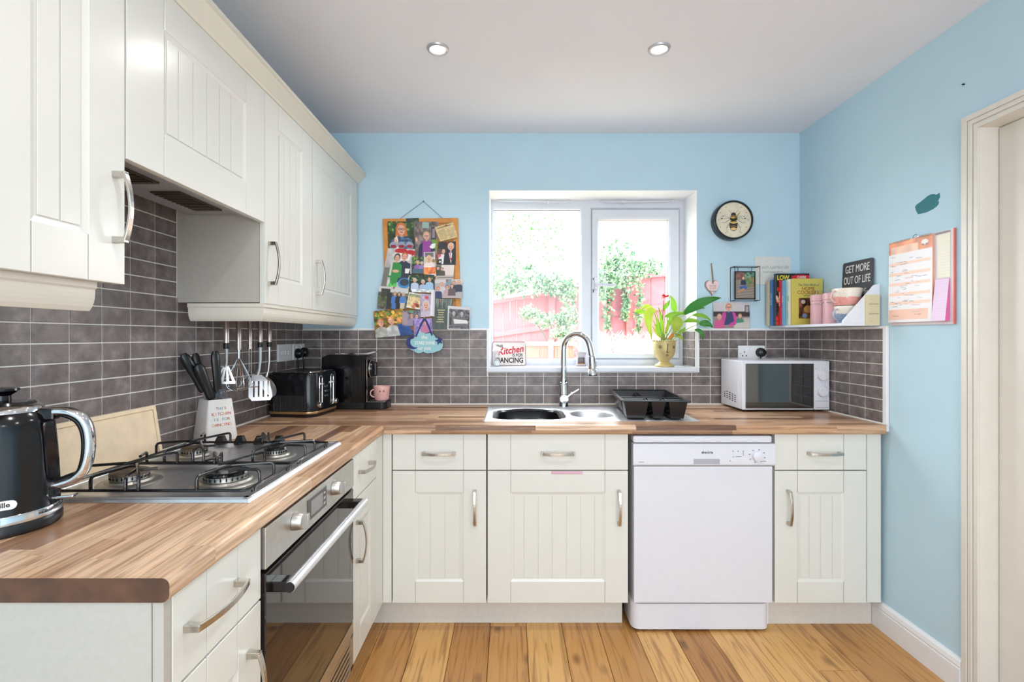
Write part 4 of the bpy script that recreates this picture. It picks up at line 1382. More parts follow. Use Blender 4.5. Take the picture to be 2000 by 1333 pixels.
for (x0, x1) in ((-.138, -.03), (-.02, .045), (.055, .138)):
    m = MB(); tub(m, x0, x1, -D_ / 2, -D_ / 2 + .105, .004, zt, .014)
    build(m, 'cutlery_cup', RK, dr_, local=True, bevel=.0015)
m = MB()
for k in range(7):
    y = -D_ / 2 + .16 + k * .04
    m.tube([(-.03, y, .018), (-.03, y, .066), (-.02, y, .078), (-.01, y, .066), (-.01, y, .018)], .0022, 6)
build(m, 'plate_slots', RK, dr_, local=True)
m = MB()
for k in range(14):
    y = -D_ / 2 + .125 + k * .022
    m.box(-W_ / 2 + .02, W_ / 2 - .02, y, y + .006, .015, .02)
build(m, 'base_slats', RK, dr_, local=True)
# ------------------------------------------------------------------ kettle
KX, KY, KO = -.998, .95, math.radians(18)
kt = thing('kettle', 'black gloss fluted kettle with chrome trim and handle, near end of worktop', 'kettle', (KX, KY, WT1))
c = (KX, KY, WT1)
NF = 36
def flute(k, z):
    if z < .05 or z > .2: return 1.0
    return 1.0 - .012 * (1 - abs(math.cos(PI * k * 12 / 72 * 1.0)))
build(MB().lathe([(.086, 0), (.089, .004), (.089, .016), (.086, .021)], c, 48), 'power_base', BLACK, kt)
build(MB().lathe([(.0855, .0205), (.0885, .023), (.0885, .037), (.0865, .040)], c, 48), 'chrome_band', CHROME, kt)
build(MB().lathe([(.0868, .0395), (.0872, .05), (.0865, .08), (.085, .12), (.083, .155), (.0805, .185), (.077, .203), (.071, .217), (.062, .227)], c, 72, mod=lambda k, z: 1 - (.03 * abs(math.sin(PI * k / 6)) if .045 < z < .19 else 0)), 'kettle_body', BLACKG, kt, sharp=25)
build(MB().lathe([(.0625, .226), (.061, .232), (.055, .239), (.050, .241)], c, 48), 'collar', CHROME, kt)
build(MB().lathe([(.0505, .2405), (.047, .246), (.02, .249), (0, .249)], c, 48), 'lid', BLACKG, kt)
build(MB().lathe([(.014, .248), (.013, .258), (.021, .264), (.026, .268), (.025, .272), (.01, .2745), (0, .2745)], c, 32), 'lid_knob', BLACKG, kt)
# handle: chrome strap with black inner
hdl = MB()
def hp_(o):
    ax = KX
    P = [(.062, .222), (.085, .2235), (.108, .221), (.127, .209), (.138, .188), (.1415, .158), (.139, .125), (.131, .1), (.115, .084), (.095, .077), (.078, .075)]
    return [(ax + x * math.cos(o), KY + x * math.sin(o), WT1 + z) for (x, z) in P]
hdl.tube(smooth_path(hp_(KO)), .0098, 14, sx=1.35)
build(hdl, 'handle', CHROME, kt)
hi = MB(); hi.tube(smooth_path([(x - .006 * math.cos(KO) * (1 if i > 1 else 0), y - .006 * math.sin(KO) * (1 if i > 1 else 0), z + (.004 if i > 7 else -.004)) for i, (x, y, z) in enumerate(hp_(KO))]), .0078, 10, sx=1.2)
build(hi, 'handle_lining', BLACK, kt)
RK_ = Matrix.Translation((KX, KY, WT1)) @ Matrix.Rotation(KO, 4, 'Z')
build(MB(RK_).box(.08, .118, -.011, .011, .048, .054), 'switch_lever', CHROME, kt, bevel=.002)
build(MB(RK_).box(.06, .088, -.013, .013, .206, .23), 'handle_mount', BLACKG, kt, bevel=.004)
# badge, on the room side of the body, low down
ang = math.radians(-49)
Rb = frame((KX + .0872 * math.cos(ang), KY + .0872 * math.sin(ang), WT1 + .062), (-math.sin(ang), math.cos(ang), 0), (0, 0, 1), (math.cos(ang), math.sin(ang), 0))
bd = MB(Rb); bd.prism([(x, y, -.003) for (x, y) in rrect(-.028, .028, -.0085, .0085, .0084, 6)], (0, 0, .0045))
bdo = build(bd, 'badge', mat('silver_badge', rgb(206, 204, 200), .3, .6), kt)
text('Breville', .0125, INK, bdo, Rb @ Matrix.Translation((0, .0005, .0016)), bold=.0003)

# ------------------------------------------------------------------ chopping board against the tiles
BAMB = mat('bamboo', rgb(236, 212, 178), .45, var=.08, scale=25)
cb = thing('chopping_board', 'pale bamboo chopping board leaning on the wall tiles behind the hob', 'chopping board', (-1.102, 1.32, WT1), ry=math.radians(-9))
m = MB()
nb = 9
for k in range(nb):
    z0 = .158 * k / nb; z1 = .158 * (k + 1) / nb
    m.box(-.009, .009, -.215, .205, z0, z1)
build(m, 'board_face', BAMB, cb, local=True)
gv = MB(); gv.tube([(.0092, -.2, .012), (.0092, .19, .012), (.0092, .19, .146), (.0092, -.2, .146)], .0012, 6, closed=True)
build(gv, 'juice_groove', mat('bamboo_groove', rgb(206, 170, 122), .5), cb, local=True)

# ------------------------------------------------------------------ utensil pot
pz = math.radians(-35)
PTX, PTY = -1.061, 1.742
po = thing('utensil_pot', 'white tapered ceramic utensil pot with coloured lettering beside the hob', 'pot', (PTX, PTY, WT1), rz=pz)
CERA = mat('speckled_white_ceramic', rgb(226, 222, 218), .35, var=.05, scale=180)
m = MB()
def sq(h, z, r): return [(x, y, z) for (x, y) in rrect(-h, h, -h, h, r, 4)]
rings = [sq(.052, 0, .02), sq(.0555, .004, .02), sq(.054, .02, .012), sq(.040, .148, .006), sq(.039, .15, .006), sq(.0355, .15, .006), sq(.0355, .145, .006), sq(.047, .012, .01)]
m.loft(rings, cap1=True)
build(m, 'pot_body', CERA, po, local=True, sharp=30)
# letters on the +x face
tilt = math.atan2(.054 - .040, .128)
colsT = [rgb(214, 120, 96), rgb(206, 70, 66), rgb(96, 150, 176), rgb(226, 176, 92), rgb(120, 170, 150), rgb(200, 90, 110)]
TM = [mat('print_colour_%s' % n_, c_, .5, var=0) for n_, c_ in zip(('coral', 'red', 'blue', 'ochre', 'green', 'rose'), colsT)]
Mroot = Matrix.Translation((PTX, PTY, WT1)) @ Matrix.Rotation(pz, 4, 'Z')
k_ = 0
for row, s in enumerate(('THIS', 'KITCHEN', 'IS FOR', 'DANCING')):
    z = .118 - row * .019
    xx = .054 - (z - .02) / .128 * .014 + .0006
    n_ = len(s)
    for i, ch in enumerate(s):
        if ch == ' ': continue
        u = (i - (n_ - 1) / 2) * .0092
        Mt = Mroot @ frame((xx, u, z), (0, 1, 0), (-math.sin(tilt), 0, math.cos(tilt)), (math.cos(tilt), 0, math.sin(tilt)))
        text(ch, .0145, TM[(i * 2 + row) % 6], po, Mt)
# things in the pot
def knife(label, off, top, r=.0125, name='knife'):
    tp_ = Vector(top); q = Vector((PTX + off[0], PTY + off[1], 1.028))
    f = q + (q - tp_) * ((1.028 - .93) / (tp_.z - 1.028)); foot = tuple(f)
    t = thing(name, label, 'knife' if name == 'knife' else 'utensil', foot)
    d = (tp_ - f).normalized(); L = (tp_ - f).length
    hl = min(.15, (tp_ - q).length - .004)
    m = MB()
    pts = [tp_ - d * hl, tp_ - d * (hl - .012), tp_ - d * (hl * .6), tp_ - d * (hl * .25), tp_ - d * .012, tp_]
    m.tube(pts, [r * .75, r * 1.0, r * .95, r * 1.15, r * 1.05, r * .6], 12, sx=.7)
    build(m, 'handle', BLACK, t)
    s = d.cross(Vector((0, 1, 0))).normalized() * .012
    e = tp_ - d * hl
    m = MB(); m.prism([tuple(e - s), tuple(e + s), tuple(f + s * .6), tuple(f - s * .2)], (0, .0016, 0))
    build(m, 'blade', STEEL, t)
bx_, by_ = PTX, PTY
knife('black-handled knife leaning furthest left out of the utensil pot', (-.012, -.022), (-1.112, 1.645, 1.192), r=.0155)
knife('black-handled knife in the pot, upper of the pair behind the front handles', (-.022, -.002), (-1.108, 1.70, 1.192), r=.0155)
knife('thick black-handled knife in the pot, in front at the middle', (.004, -.026), (-1.075, 1.665, 1.155), r=.017)
knife('black-handled knife standing upright at the right of the utensil pot', (.012, -.002), (-1.052, 1.725, 1.2), r=.017)
sl_ = thing('slotted_spatula', 'grey slotted plastic spatula standing low in the utensil pot', 'spatula', (bx_, by_, .9))
m = MB()
Fp = frame((bx_ + .012, by_ - .012, .985), (math.cos(.3), math.sin(.3), 0), (.12, 0, .99), (math.sin(.3), -math.cos(.3), .1))
for k in range(6):
    m.M = Fp
    m.box(-.022 + k * .008, -.022 + k * .008 + .0045, 0, .075, 0, .002)
for v in (.0, .018, .036, .054, .072): m.box(-.022, .0225, v, v + .006, 0, .002)
build(m, 'spatula_blade', mat('grey_nylon', rgb(84, 92, 104), .4), sl_)
m = MB(); m.cyl((bx_ + .01, by_ - .01, .9), (bx_ + .012, by_ - .015, .99), .005); build(m, 'shaft', BLACK, sl_)

# ------------------------------------------------------------------ utensils hanging under the wall units
PINKM = mat('rosy_steel_handle', rgb(206, 188, 186), .26, .85, var=.04)
rl = thing('utensil_rail', 'chrome hanging rail under the wall cabinets, hidden by the pelmet', 'rail', (-1.07, 2.0, 1.35))
m = MB(); m.cyl((-1.07, 1.74, 1.342), (-1.07, 2.26, 1.342), .005)
for y in (1.76, 2.24): m.cyl((-1.07, y, 1.342), (-1.07, y, 1.366), .005)
build(m, 'rail_bar', CHROME, rl)
def hang(name, label, y, zb, band=True, r=.0095):
    t = thing(name, label, 'utensil', (-1.07, y, zb), group='kitchen utensils hanging from the rail')
    m = MB(); m.tube([(-1.07, y, 1.225 if band else 1.2), (-1.07, y, 1.33), (-1.07, y, 1.335)], [r, r, r * .7], 12)
    m.tube([(-1.07 + .006 * math.cos(a), y, 1.342 + .008 * math.sin(a)) for a in [i * PI / 5 for i in range(10)]], .0016, 6, closed=True)
    build(m, 'handle', PINKM, t)
    if band: build(MB().lathe([(r * 1.12, 0), (r * 1.18, .003), (r * 1.18, .019), (r * 1.12, .022)], (-1.07, y, 1.205), 16), 'collar', BLACK, t)
    return t
va = math.radians(-28)     # blades face the room corner opposite
def Fu(y, z): return frame((-1.07, y, z), (math.cos(va), math.sin(va), 0), (0, 0, 1), (math.sin(-va) * -1, -math.cos(va), 0)) if False else frame((-1.07, y, z), (math.cos(.45), math.sin(.45), 0), (0, 0, 1), (math.sin(.45), -math.cos(.45), 0))
# slotted fork-like turner
y = 1.825; t = hang('slotted_server', 'steel slotted server hanging first from the left on the rail', y, 1.07)
m = MB(Fu(y, 0)); m.tube([(0, 1.205, 0), (0, 1.15, .002), (-.004, 1.135, .004)], [.005, .0045, .006], 8)
for k in range(4):
    a = -.034 + k * .02
    m.prism([(-.007 + k * .004 - .002, 1.14, .004), (a - .005, 1.08, .016), (a + .005, 1.08, .016), (-.007 + k * .004 + .003, 1.14, .004)], (0, 0, .0015))
m.box(-.039, .031, 1.074, 1.083, .0155, .018)
build(m, 'head', STEEL, t)
# whisk
y = 1.908; t = hang('whisk', 'steel balloon whisk hanging second on the rail', y, 1.03, band=False)
m = MB(); m.cyl((-1.07, y, 1.165), (-1.07, y, 1.205), .0055)
for k in range(5):
    a = PI * k / 5
    P = []
    for i in range(17):
        s = -1 + i / 8
        w_ = .036 * math.sin(PI * min(1, (1 - abs(s)) * 1.0 + .0)) if False else 0
        th = PI * (i / 16)
        x_ = .034 * math.sin(th) ** .8 if 0 < i < 16 else .0
        P.append(None)
    P = []
    for i in range(21):
        q = i / 20 * 2 - 1            # -1..1 down one side and up the other
        rr_ = .043 * (1 - abs(abs(q) - .32) ** 1.6 / (.68 ** 1.6)) if abs(q) > .32 else .043 * (1 - (1 - abs(q) / .32) ** 2.2)
        zz = 1.17 - .135 * (1 - abs(q) ** 1.35)
        sgn = 1 if q >= 0 else -1
        P.append((-1.07 + sgn * max(rr_, 0.001) * math.cos(a), y + sgn * max(rr_, 0.001) * math.sin(a), zz))
    m.tube(P, .0016, 6)
build(m, 'wire_balloon', CHROME, t)
# masher
y = 1.99; t = hang('potato_masher', 'steel masher of two bent wires hanging third on the rail', y, 1.05, band=False, r=.0085)
m = MB(Fu(y, 0))
for s in (-1, 1): m.tube([(s * .004, 1.2, 0), (s * .004, 1.11, 0), (s * .02 - .01, 1.06, .012), (s * .03 - .012, 1.045, .02)], .002, 6)
m.tube([(-.05, 1.045, .02), (.03, 1.045, .02)], .0022, 6)
build(m, 'wire_shanks', CHROME, t)
# turner
y = 2.072; t = hang('slotted_turner', 'shiny slotted fish slice hanging fourth on the rail', y, .98)
m = MB(Fu(y, 0))
m.tube([(0, 1.206, 0), (0, 1.15, .002), (-.004, 1.11, .006), (-.012, 1.085, .014)], [.0065, .006, .006, .009], 10)
bl = [(-.03, 1.075), (-.022, 1.088), (.005, 1.088), (.018, 1.075), (.034, 1.0), (.026, .985), (-.02, .985), (-.03, 1.0)]
WS = Matrix.Diagonal((1.38, 1, 1, 1)); m.M = Fu(y, 0) @ WS
sz = lambda v: .014 + (1.088 - v) * .28
# slices between slots
xs_ = [-.031, -.019, -.0145, -.006, -.0015, .007, .0115, .02, .0245, .034]
m.add([( -.022, 1.088, sz(1.088)), (.004, 1.088, sz(1.088)), (.02, 1.062, sz(1.062)), (-.031, 1.062, sz(1.062))], [(0, 3, 2, 1)])
m.prism([(-.03, .985 + .012, sz(.997)), (.034, .985 + .012, sz(.997)), (.028, .982, sz(.982)), (-.022, .982, sz(.982))], (0, 0, -.0015))
m.prism([(-.022, 1.088, sz(1.088)), (.004, 1.088, sz(1.088)), (.022, 1.062, sz(1.062)), (-.031, 1.062, sz(1.062))], (0, 0, -.0015))
for k in range(0, 9, 2):
    m.prism([(xs_[k], 1.0625, sz(1.0625)), (xs_[k + 1] - (.008 if k == 8 else 0), 1.0625, sz(1.0625)), (xs_[k + 1], .9965, sz(.9965)), (xs_[k], .9965, sz(.9965))], (0, 0, -.0015))
build(m, 'blade', STEEL, t)
# spoon
y = 2.15; t = hang('serving_spoon', 'steel serving spoon hanging last on the rail by the toaster', y, .98)
m = MB(Fu(y, 0))
m.tube([(0, 1.206, 0), (0, 1.14, .0), (-.004, 1.1, -.004), (-.012, 1.07, -.002)], [.005, .0045, .004, .006], 10)
rings = []
for i in range(7):
    rr_ = (i / 6)
    ring_ = []
    for k in range(24):
        a = 2 * PI * k / 24
        u, v = .027 * rr_ * math.cos(a), .044 * rr_ * math.sin(a)
        ring_.append((-.002 + u + v * -.35, 1.03 + v, .004 - .013 * (1 - rr_ * rr_) + .01))
    rings.append(ring_)
m.loft(rings, cap0=True, cap1=False)
build(m, 'bowl', STEEL, t, sharp=60)
# small blade behind the turner
# ------------------------------------------------------------------ toaster
ts = thing('toaster', 'black gloss four-slice toaster with fluted sides in the left corner', 'toaster', (-1.0, 2.345, WT1), rz=math.radians(-8))
GREY = mat('anthracite_gloss', rgb(20, 21, 25), .14, var=.05)
A, B = .122, .125
def tr_ring(a, b, z, r): return [(x, y, z) for (x, y) in rrect(-a, a, -b, b, r, 8)]
m = MB(); m.loft([tr_ring(A - .006, B - .006, 0, .045), tr_ring(A - .004, B - .004, .016, .045)])
build(m, 'base', BLACK, ts, local=True)
m = MB(); m.loft([tr_ring(A, B, .016, .05), tr_ring(A + .001, B + .001, .019, .05), tr_ring(A + .001, B + .001, .024, .05), tr_ring(A, B, .027, .05)])
build(m, 'copper_band', mat('copper_trim', rgb(196, 158, 112), .3, .8), ts, local=True)
m = MB(); m.loft([tr_ring(A - .002, B - .002, .027, .05), tr_ring(A - .002, B - .002, .19, .05), tr_ring(A - .006, B - .006, .202, .048), tr_ring(A - .014, B - .014, .207, .042)])
build(m, 'toaster_body', GREY, ts, local=True)
m = MB(); m.loft([tr_ring(A - .014, B - .014, .2065, .042), tr_ring(A - .016, B - .016, .2095, .04)])
build(m, 'chrome_top', CHROME, ts, local=True)
m = MB()
for yy in (-.075, -.035, .025, .065): m.box(-A + .04, A - .04, yy, yy + .024, .2092, .2102)
build(m, 'slots', BLACK, ts, local=True)
m = MB()
for k in range(22):
    x = -A + .045 + k * (2 * A - .09) / 21
    m.tube([(x, -B + .0025, .03), (x, -B + .0025, .1)], .0022, 6)
build(m, 'flutes', GREY, ts, local=True)
for yy in (-.056, .048):
    m = MB(); x = A - .0015
    m.tube([(x, yy + .012 * math.cos(a), .115 + (.062 if math.sin(a) >= 0 else -.062) + .012 * math.sin(a)) for a in [i * 2 * PI / 24 for i in range(24)]], .0016, 6, closed=True)
    lo = build(m, 'lever_surround', CHROME, ts, local=True)
    m = MB(); m.box(A - .002, A + .012, yy - .008, yy + .008, .145, .158)
    build(m, 'lever', CHROME, lo, local=True, bevel=.003)
m = MB()
for i in range(2):
    for j in range(3):
        m.lathe([(.006, 0), (.006, .003), (0, .003)], (A - .002, -.012 + i * .018, .09 + j * .022), 12, R=Matrix.Rotation(PI / 2, 3, 'Y'))
build(m, 'buttons', CHROME, ts, local=True)
for yy in (-.075, .072):
    m = MB(); m.lathe([(.014, 0), (.014, .012), (.011, .018), (0, .018)], (A - .003, yy, .055), 20, R=Matrix.Rotation(PI / 2, 3, 'Y'))
    build(m, 'dial', CHROME, ts, local=True)

# ------------------------------------------------------------------ pod coffee machine
cm_ = thing('coffee_machine', 'slim black pod coffee machine beside the toaster in the corner', 'coffee machine', (-.80, 2.535, WT1))
m = MB(); m.loft([[(x, y, z) for (x, y) in rrect(-.96, -.70, 2.475, 2.595, .02, 4)] for z in (WT1, WT1 + .034)])
build(m, 'base', BLACKM, cm_, bevel=.002)
m = MB(); m.loft([[(x, y, z) for (x, y) in rrect(-.76, -.632, 2.47, 2.6, .03, 6)] for z in (WT1, WT1 + .036)])
dt = build(m, 'drip_tray', BLACKM, cm_, bevel=.002)
m = MB()
for k in range(8): m.box(-.74 + k * .0125, -.734 + k * .0125, 2.485, 2.585, WT1 + .036, WT1 + .038)
build(m, 'drip_grid', STEEL, dt)
m = MB()
m.prism([(-.97, 2.478, WT1 + .03), (-.735, 2.478, WT1 + .03), (-.735, 2.478, WT1 + .262), (-.745, 2.478, WT1 + .275), (-.93, 2.478, WT1 + .28), (-.965, 2.478, WT1 + .265)], (0, .114, 0))
build(m, 'machine_body', BLACKG, cm_, bevel=.008, seg=3)
m = MB(); m.box(-.742, -.732, 2.478, 2.4815, WT1 + .034, WT1 + .255)
build(m, 'chrome_edge', CHROME, cm_)
m = MB(); m.tube([(-.79 + .02 * math.cos(a), 2.477, WT1 + .14 + (.055 if math.sin(a) >= 0 else -.055) + .02 * math.sin(a)) for a in [i * 2 * PI / 24 for i in range(24)]], .0014, 6, closed=True)
build(m, 'side_loop', BLACKM, cm_)
m = MB(); m.lathe([(.045, 0), (.045, .01), (.04, .022), (.02, .03), (0, .031)], (-.736, 2.535, WT1 + .205), 28, R=Matrix.Rotation(PI / 2, 3, 'Y'))
hd_ = build(m, 'brew_head', BLACKG, cm_)
m = MB(); m.tube([(-.726, 2.535 + .045 * math.cos(a), WT1 + .205 + .045 * math.sin(a)) for a in [i * 2 * PI / 28 for i in range(28)]], .003, 8, closed=True)
build(m, 'chrome_ring', CHROME, hd_)
m = MB(); m.box(-.72, -.695, 2.52, 2.55, WT1 + .165, WT1 + .24)
build(m, 'spout', BLACK, hd_, bevel=.008, seg=3)
m = MB(); m.prism([(-.90, 2.49, WT1 + .281), (-.73, 2.49, WT1 + .281), (-.69, 2.49, WT1 + .293), (-.70, 2.49, WT1 + .296), (-.74, 2.49, WT1 + .287), (-.90, 2.49, WT1 + .287)], (0, .09, 0))
build(m, 'lever', CHROME, cm_, bevel=.001)
m = MB()
for k in range(14): m.box(-.733, -.7315, 2.49, 2.58, WT1 + .065 + k * .007, WT1 + .0685 + k * .007)
build(m, 'front_ribs', BLACKM, cm_)

# ------------------------------------------------------------------ mugs
def mug(name, label, loc, r, h, mats_, hang_, n=36, taper=1.0, hr=None, split=None, jag=None):
    """mats_: lower, upper glaze; hang_ = handle direction (rad); split = glaze line height share"""
    t = thing(name, label, 'mug', loc)
    rb = r * taper
    def prof(z): return rb + (r - rb) * (z / h) ** .7
    if split is None:
        pr = [(rb * .82, 0), (rb * .95, .003)] + [(prof(h * q), h * q) for q in (.08, .2, .4, .6, .8, .97)] + [(r - .0012, h), (r - .004, h - .002), (rb - .005, .008), (0, .006)]
        build(MB().lathe(pr, (0, 0, 0), n), 'cup', mats_[0], t, local=True, sharp=50)
    else:
        zs = h * split
        pr = [(rb * .82, 0), (rb * .95, .003)] + [(prof(h * q), h * q) for q in (.08, .2, .4, .6, .8, .97)] + [(r - .0012, h), (r - .004, h - .002), (rb - .005, .008), (0, .006)]
        build(MB().lathe(pr, (0, 0, 0), n), 'cup', mats_[1], t, local=True, sharp=50)
        # glaze dipped with a ragged upper edge
        g_ = random.Random(4)
        nn = 72; zz = [zs + g_.uniform(-.006, .007) * (1 if k % 2 else .3) for k in range(nn)]
        rings = []
        for j in range(5):
            q = j / 4
            ring_ = []
            for k in range(nn):
                z = .003 + (zz[k] - .003) * q
                a = 2 * PI * k / nn
                ring_.append(((prof(z) + .0006) * math.cos(a), (prof(z) + .0006) * math.sin(a), z))
            rings.append(ring_)
        build(MB().loft(rings, cap0=False, cap1=False), 'dipped_glaze', mats_[0], t, local=True)
    hr = hr or h * .3
    m = MB(); P = []
    for i in range(13):
        a = -PI / 2 + PI * i / 12
        rr_ = prof(h * .5) - .003 + hr * 1.1 * math.cos(a)
        P.append((rr_ * math.cos(hang_), rr_ * math.sin(hang_), h * .52 + hr * math.sin(a)))
    m.tube(P, h * .05, 10, sx=1.3)
    build(m, 'handle', mats_[-1] if split is None else mats_[2], t, local=True)
    return t
PINKC = mat('pink_ceramic', rgb(230, 178, 172), .3, var=.03)
t = mug('mug', 'small pink mug on the drip tray of the coffee machine', (-.672, 2.535, WT1 + .0385), .043, .075, [PINKC], math.radians(205), taper=.78, hr=.02)
m = MB()
for a in (-88, -62):
    a = math.radians(a); m.lathe([(.0035, 0), (0, .0015)], (.0428 * math.cos(a), .0428 * math.sin(a), .052), 10, R=Matrix.Rotation(PI / 2, 3, 'Y').to_3x3() if False else (Matrix.Rotation(a, 3, 'Z') @ Matrix.Rotation(PI / 2, 3, 'Y')))
build(m, 'eyes', INK, t, local=True)
# ------------------------------------------------------------------ corner shelf and what stands on it
SHZ = 1.309
sh = thing('wall_shelf', 'small white wall shelf with sloping end panels above the right-hand tiles', 'shelf', (1.51, 2.37, 1.297))
SHELFM = mat('white_shelf', rgb(232, 236, 244), .4, var=.01)
build(MB().box(1.425, RX - .001, 2.08, 2.65, 1.2975, SHZ), 'shelf_board', SHELFM, sh, bevel=.001)
for (y0, y1) in ((2.08, 2.094),):
    build(MB().prism([(1.437, y0, SHZ), (RX - .001, y0, SHZ), (RX - .001, y0, 1.478), (1.572, y0, 1.474), (1.553, y0, 1.452), (1.437, y0, SHZ + .01)], (0, y1 - y0, 0)), 'end_panel', SHELFM, sh, bevel=.001)
build(MB().box(1.577, RX - .001, 2.094, 2.65, SHZ, SHZ + .03), 'back_rail', SHELFM, sh)

PAGES = mat('book_pages', rgb(226, 216, 196), .8, var=.05, scale=200)
def book(label, y0, y1, x0, x1, h, cover_c, spine_c=None, title=None, tcol=None, tsize=.012, cover=None):
    t = thing('book', label, 'book', ((x0 + x1) / 2, (y0 + y1) / 2, SHZ + .0005), group='cookery books on the corner shelf')
    z0, z1 = SHZ + .0008, SHZ + h
    cmt = mat('book_cover', cover_c, .35, var=.03)
    smt = mat('book_spine', spine_c, .35, var=.03) if spine_c else cmt
    m = MB().box(x0 + .002, x1, y0, y0 + .0022, z0, z1).box(x0 + .002, x1, y1 - .0022, y1, z0, z1)
    build(m, 'cover', cmt, t)
    build(MB().box(x0, x0 + .0025, y0, y1, z0, z1), 'spine', smt, t, bevel=.001)
    build(MB().box(x0 + .0025, x1 - .004, y0 + .0022, y1 - .0022, z0 + .003, z1 - .004), 'pages', PAGES, t)
    if title:
        # reads up the spine
        Ms = frame((x0 - .0002, (y0 + y1) / 2, (z0 + z1) / 2 + .02), (0, 0, 1), (0, 1, 0), (-1, 0, 0))
        text(title, tsize, tcol, t, Ms)
    if cover is not None:
        o = printed('cover_print', cover, [(x0 + .002, y0 - .0004, z1), (x1, y0 - .0004, z1), (x1, y0 - .0004, z0), (x0 + .002, y0 - .0004, z0)], (0, -1, 0), t, .0003)
    return t, z0, z1
WH = mat('white_lettering', rgb(240, 240, 236), .5, var=0)
REDL = mat('red_lettering', rgb(196, 30, 46), .5, var=0)
DARKR = mat('dark_red_lettering', rgb(150, 30, 32), .5, var=0)
YEL = mat('yellow_lettering', rgb(238, 214, 40), .5, var=0)
NAVY = mat('navy_lettering', rgb(52, 70, 96), .5, var=0)
cv = Canvas(60, 96, (206, 192, 92))
cv.rect(.2, .42, .92, .86, (92, 56, 40)).noise(.7, 4, .2, .42, .92, .86, 14)
for k, (u, v, r, c) in enumerate(((.35, .5, .07, (196, 190, 170)), (.5, .66, .13, (198, 150, 78)), (.72, .72, .1, (204, 92, 50)), (.4, .8, .08, (120, 150, 180)), (.7, .54, .07, (176, 44, 38)), (.83, .6, .06, (220, 196, 140)))): cv.ell(u, v, r, r * .62, c)
t, z0, z1 = book('yellow hardback cookery book with its cover facing the room', 2.452, 2.468, 1.432, 1.586, .236, rgb(206, 192, 92), cover=cv)
Fc = lambda x, z: frame((x, 2.4512, z), (1, 0, 0), (0, 0, 1), (0, -1, 0))
text('The Dairy Book of', .0165, NAVY, t, Fc(1.512, 1.513), shear=.25, sx=.85)
text('HOME', .0235, DARKR, t, Fc(1.512, 1.493))
text('COOKERY', .025, DARKR, t, Fc(1.512, 1.474), sx=.95)
text('NEW EDITION', .007, INK, t, Fc(1.512, 1.459))
book('white-spined cookery book standing right behind the yellow one', 2.47, 2.488, 1.428, 1.58, .236, rgb(232, 230, 224), title='COOK', tcol=mat('grey_lettering', rgb(120, 120, 120), .5, var=0), tsize=.010)
cv = Canvas(40, 60, (120, 190, 190)); cv.leaves(3, 26, 0, 0, 1, 1, [(226, 120, 60), (240, 200, 80), (230, 90, 110), (240, 240, 230), (90, 160, 120)], .09)
book('book with a multicoloured food-patterned cover, beside a white spine', 2.49, 2.503, 1.424, 1.575, .236, rgb(120, 190, 190), cover=cv)
book('pale blue book behind the food-patterned cover', 2.505, 2.524, 1.418, 1.57, .234, rgb(122, 170, 214), title='BAKES', tcol=WH)
book('book with a bright red spine and white lettering', 2.526, 2.541, 1.412, 1.57, .236, rgb(206, 36, 44), title='ROYAL RECIPES', tcol=WH, tsize=.0105)
cv = Canvas(60, 96, (24, 34, 44)); cv.leaves(8, 30, 0, .3, .3, 1, [(214, 44, 44), (196, 70, 50), (60, 120, 70), (230, 200, 150)], .05); cv.ell(.78, .075, .33, .05, (214, 30, 48))
t, z0, z1 = book('tallest book, dark cover headed LOW in yellow letters', 2.545, 2.563, 1.398, 1.575, .274, rgb(24, 34, 44), spine_c=rgb(40, 60, 70), cover=cv)
text('LOW', .034, YEL, t, frame((1.437, 2.5442, 1.560), (1, 0, 0), (0, 0, 1), (0, -1, 0)), bold=.001, sx=.8)
text('CARBS', .016, WH, t, frame((1.535, 2.5442, 1.563), (1, 0, 0), (0, 0, 1), (0, -1, 0)), bold=.0003)
book('thin olive-brown book between the blue spine and the tall dark book', 2.566, 2.578, 1.405, 1.56, .25, rgb(112, 92, 60))
book('book with a strong blue spine, second from the far end', 2.58, 2.61, 1.402, 1.56, .246, rgb(58, 124, 196), title='EVERYDAY', tcol=WH, tsize=.013)
book('worn beige book at the far end of the row', 2.612, 2.636, 1.396, 1.55, .238, rgb(214, 196, 158))

PINKT = mat('pink_enamel_tin', rgb(228, 180, 186), .3, var=.02)
def canister(label, x, y, r, h):
    t = thing('canister', label, 'canister', (x, y, SHZ + .0005), group='pink storage canisters on the shelf')
    build(MB().lathe([(r * .96, 0), (r, .003), (r, h - .034), (r * .985, h - .032)], (0, 0, 0), 36), 'canister_body', PINKT, t, local=True)
    build(MB().lathe([(r * 1.0, h - .0315), (r * 1.035, h - .03), (r * 1.035, h - .006), (r * 1.0, h - .001), (r * .5, h), (0, h)], (0, 0, 0), 36), 'lid', PINKT, t, local=True)
    m = MB(); m.tube([(r * .9 * math.cos(a) * .55 + .0, 0, h - .002 + .022 * math.sin(a)) for a in [PI * i / 12 for i in range(13)]], .0016, 6)
    build(m, 'lid_loop', NICKEL, t, local=True)
    m = MB(); m.tube([(r * 1.04 * math.cos(a), r * 1.04 * math.sin(a), h - .045) for a in [2 * PI * i / 32 for i in range(32)]], .0014, 6, closed=True)
    build(m, 'wire_band', NICKEL, t, local=True)
canister('pink lidded canister standing before the yellow cookery book', 1.522, 2.372, .042, .146)
canister('pink lidded canister partly hidden behind the two stacked mugs', 1.518, 2.272, .041, .146)
CREAMG = mat('cream_glaze', rgb(238, 228, 214), .25, var=.02)
PEACH = mat('coral_pink_glaze', rgb(232, 158, 146), .28, var=.08, scale=70)
BLUEG = mat('blue_grey_glaze', rgb(140, 156, 182), .28, var=.08, scale=70)
HNDL = mat('pale_pink_glaze', rgb(224, 186, 184), .3, var=.03)
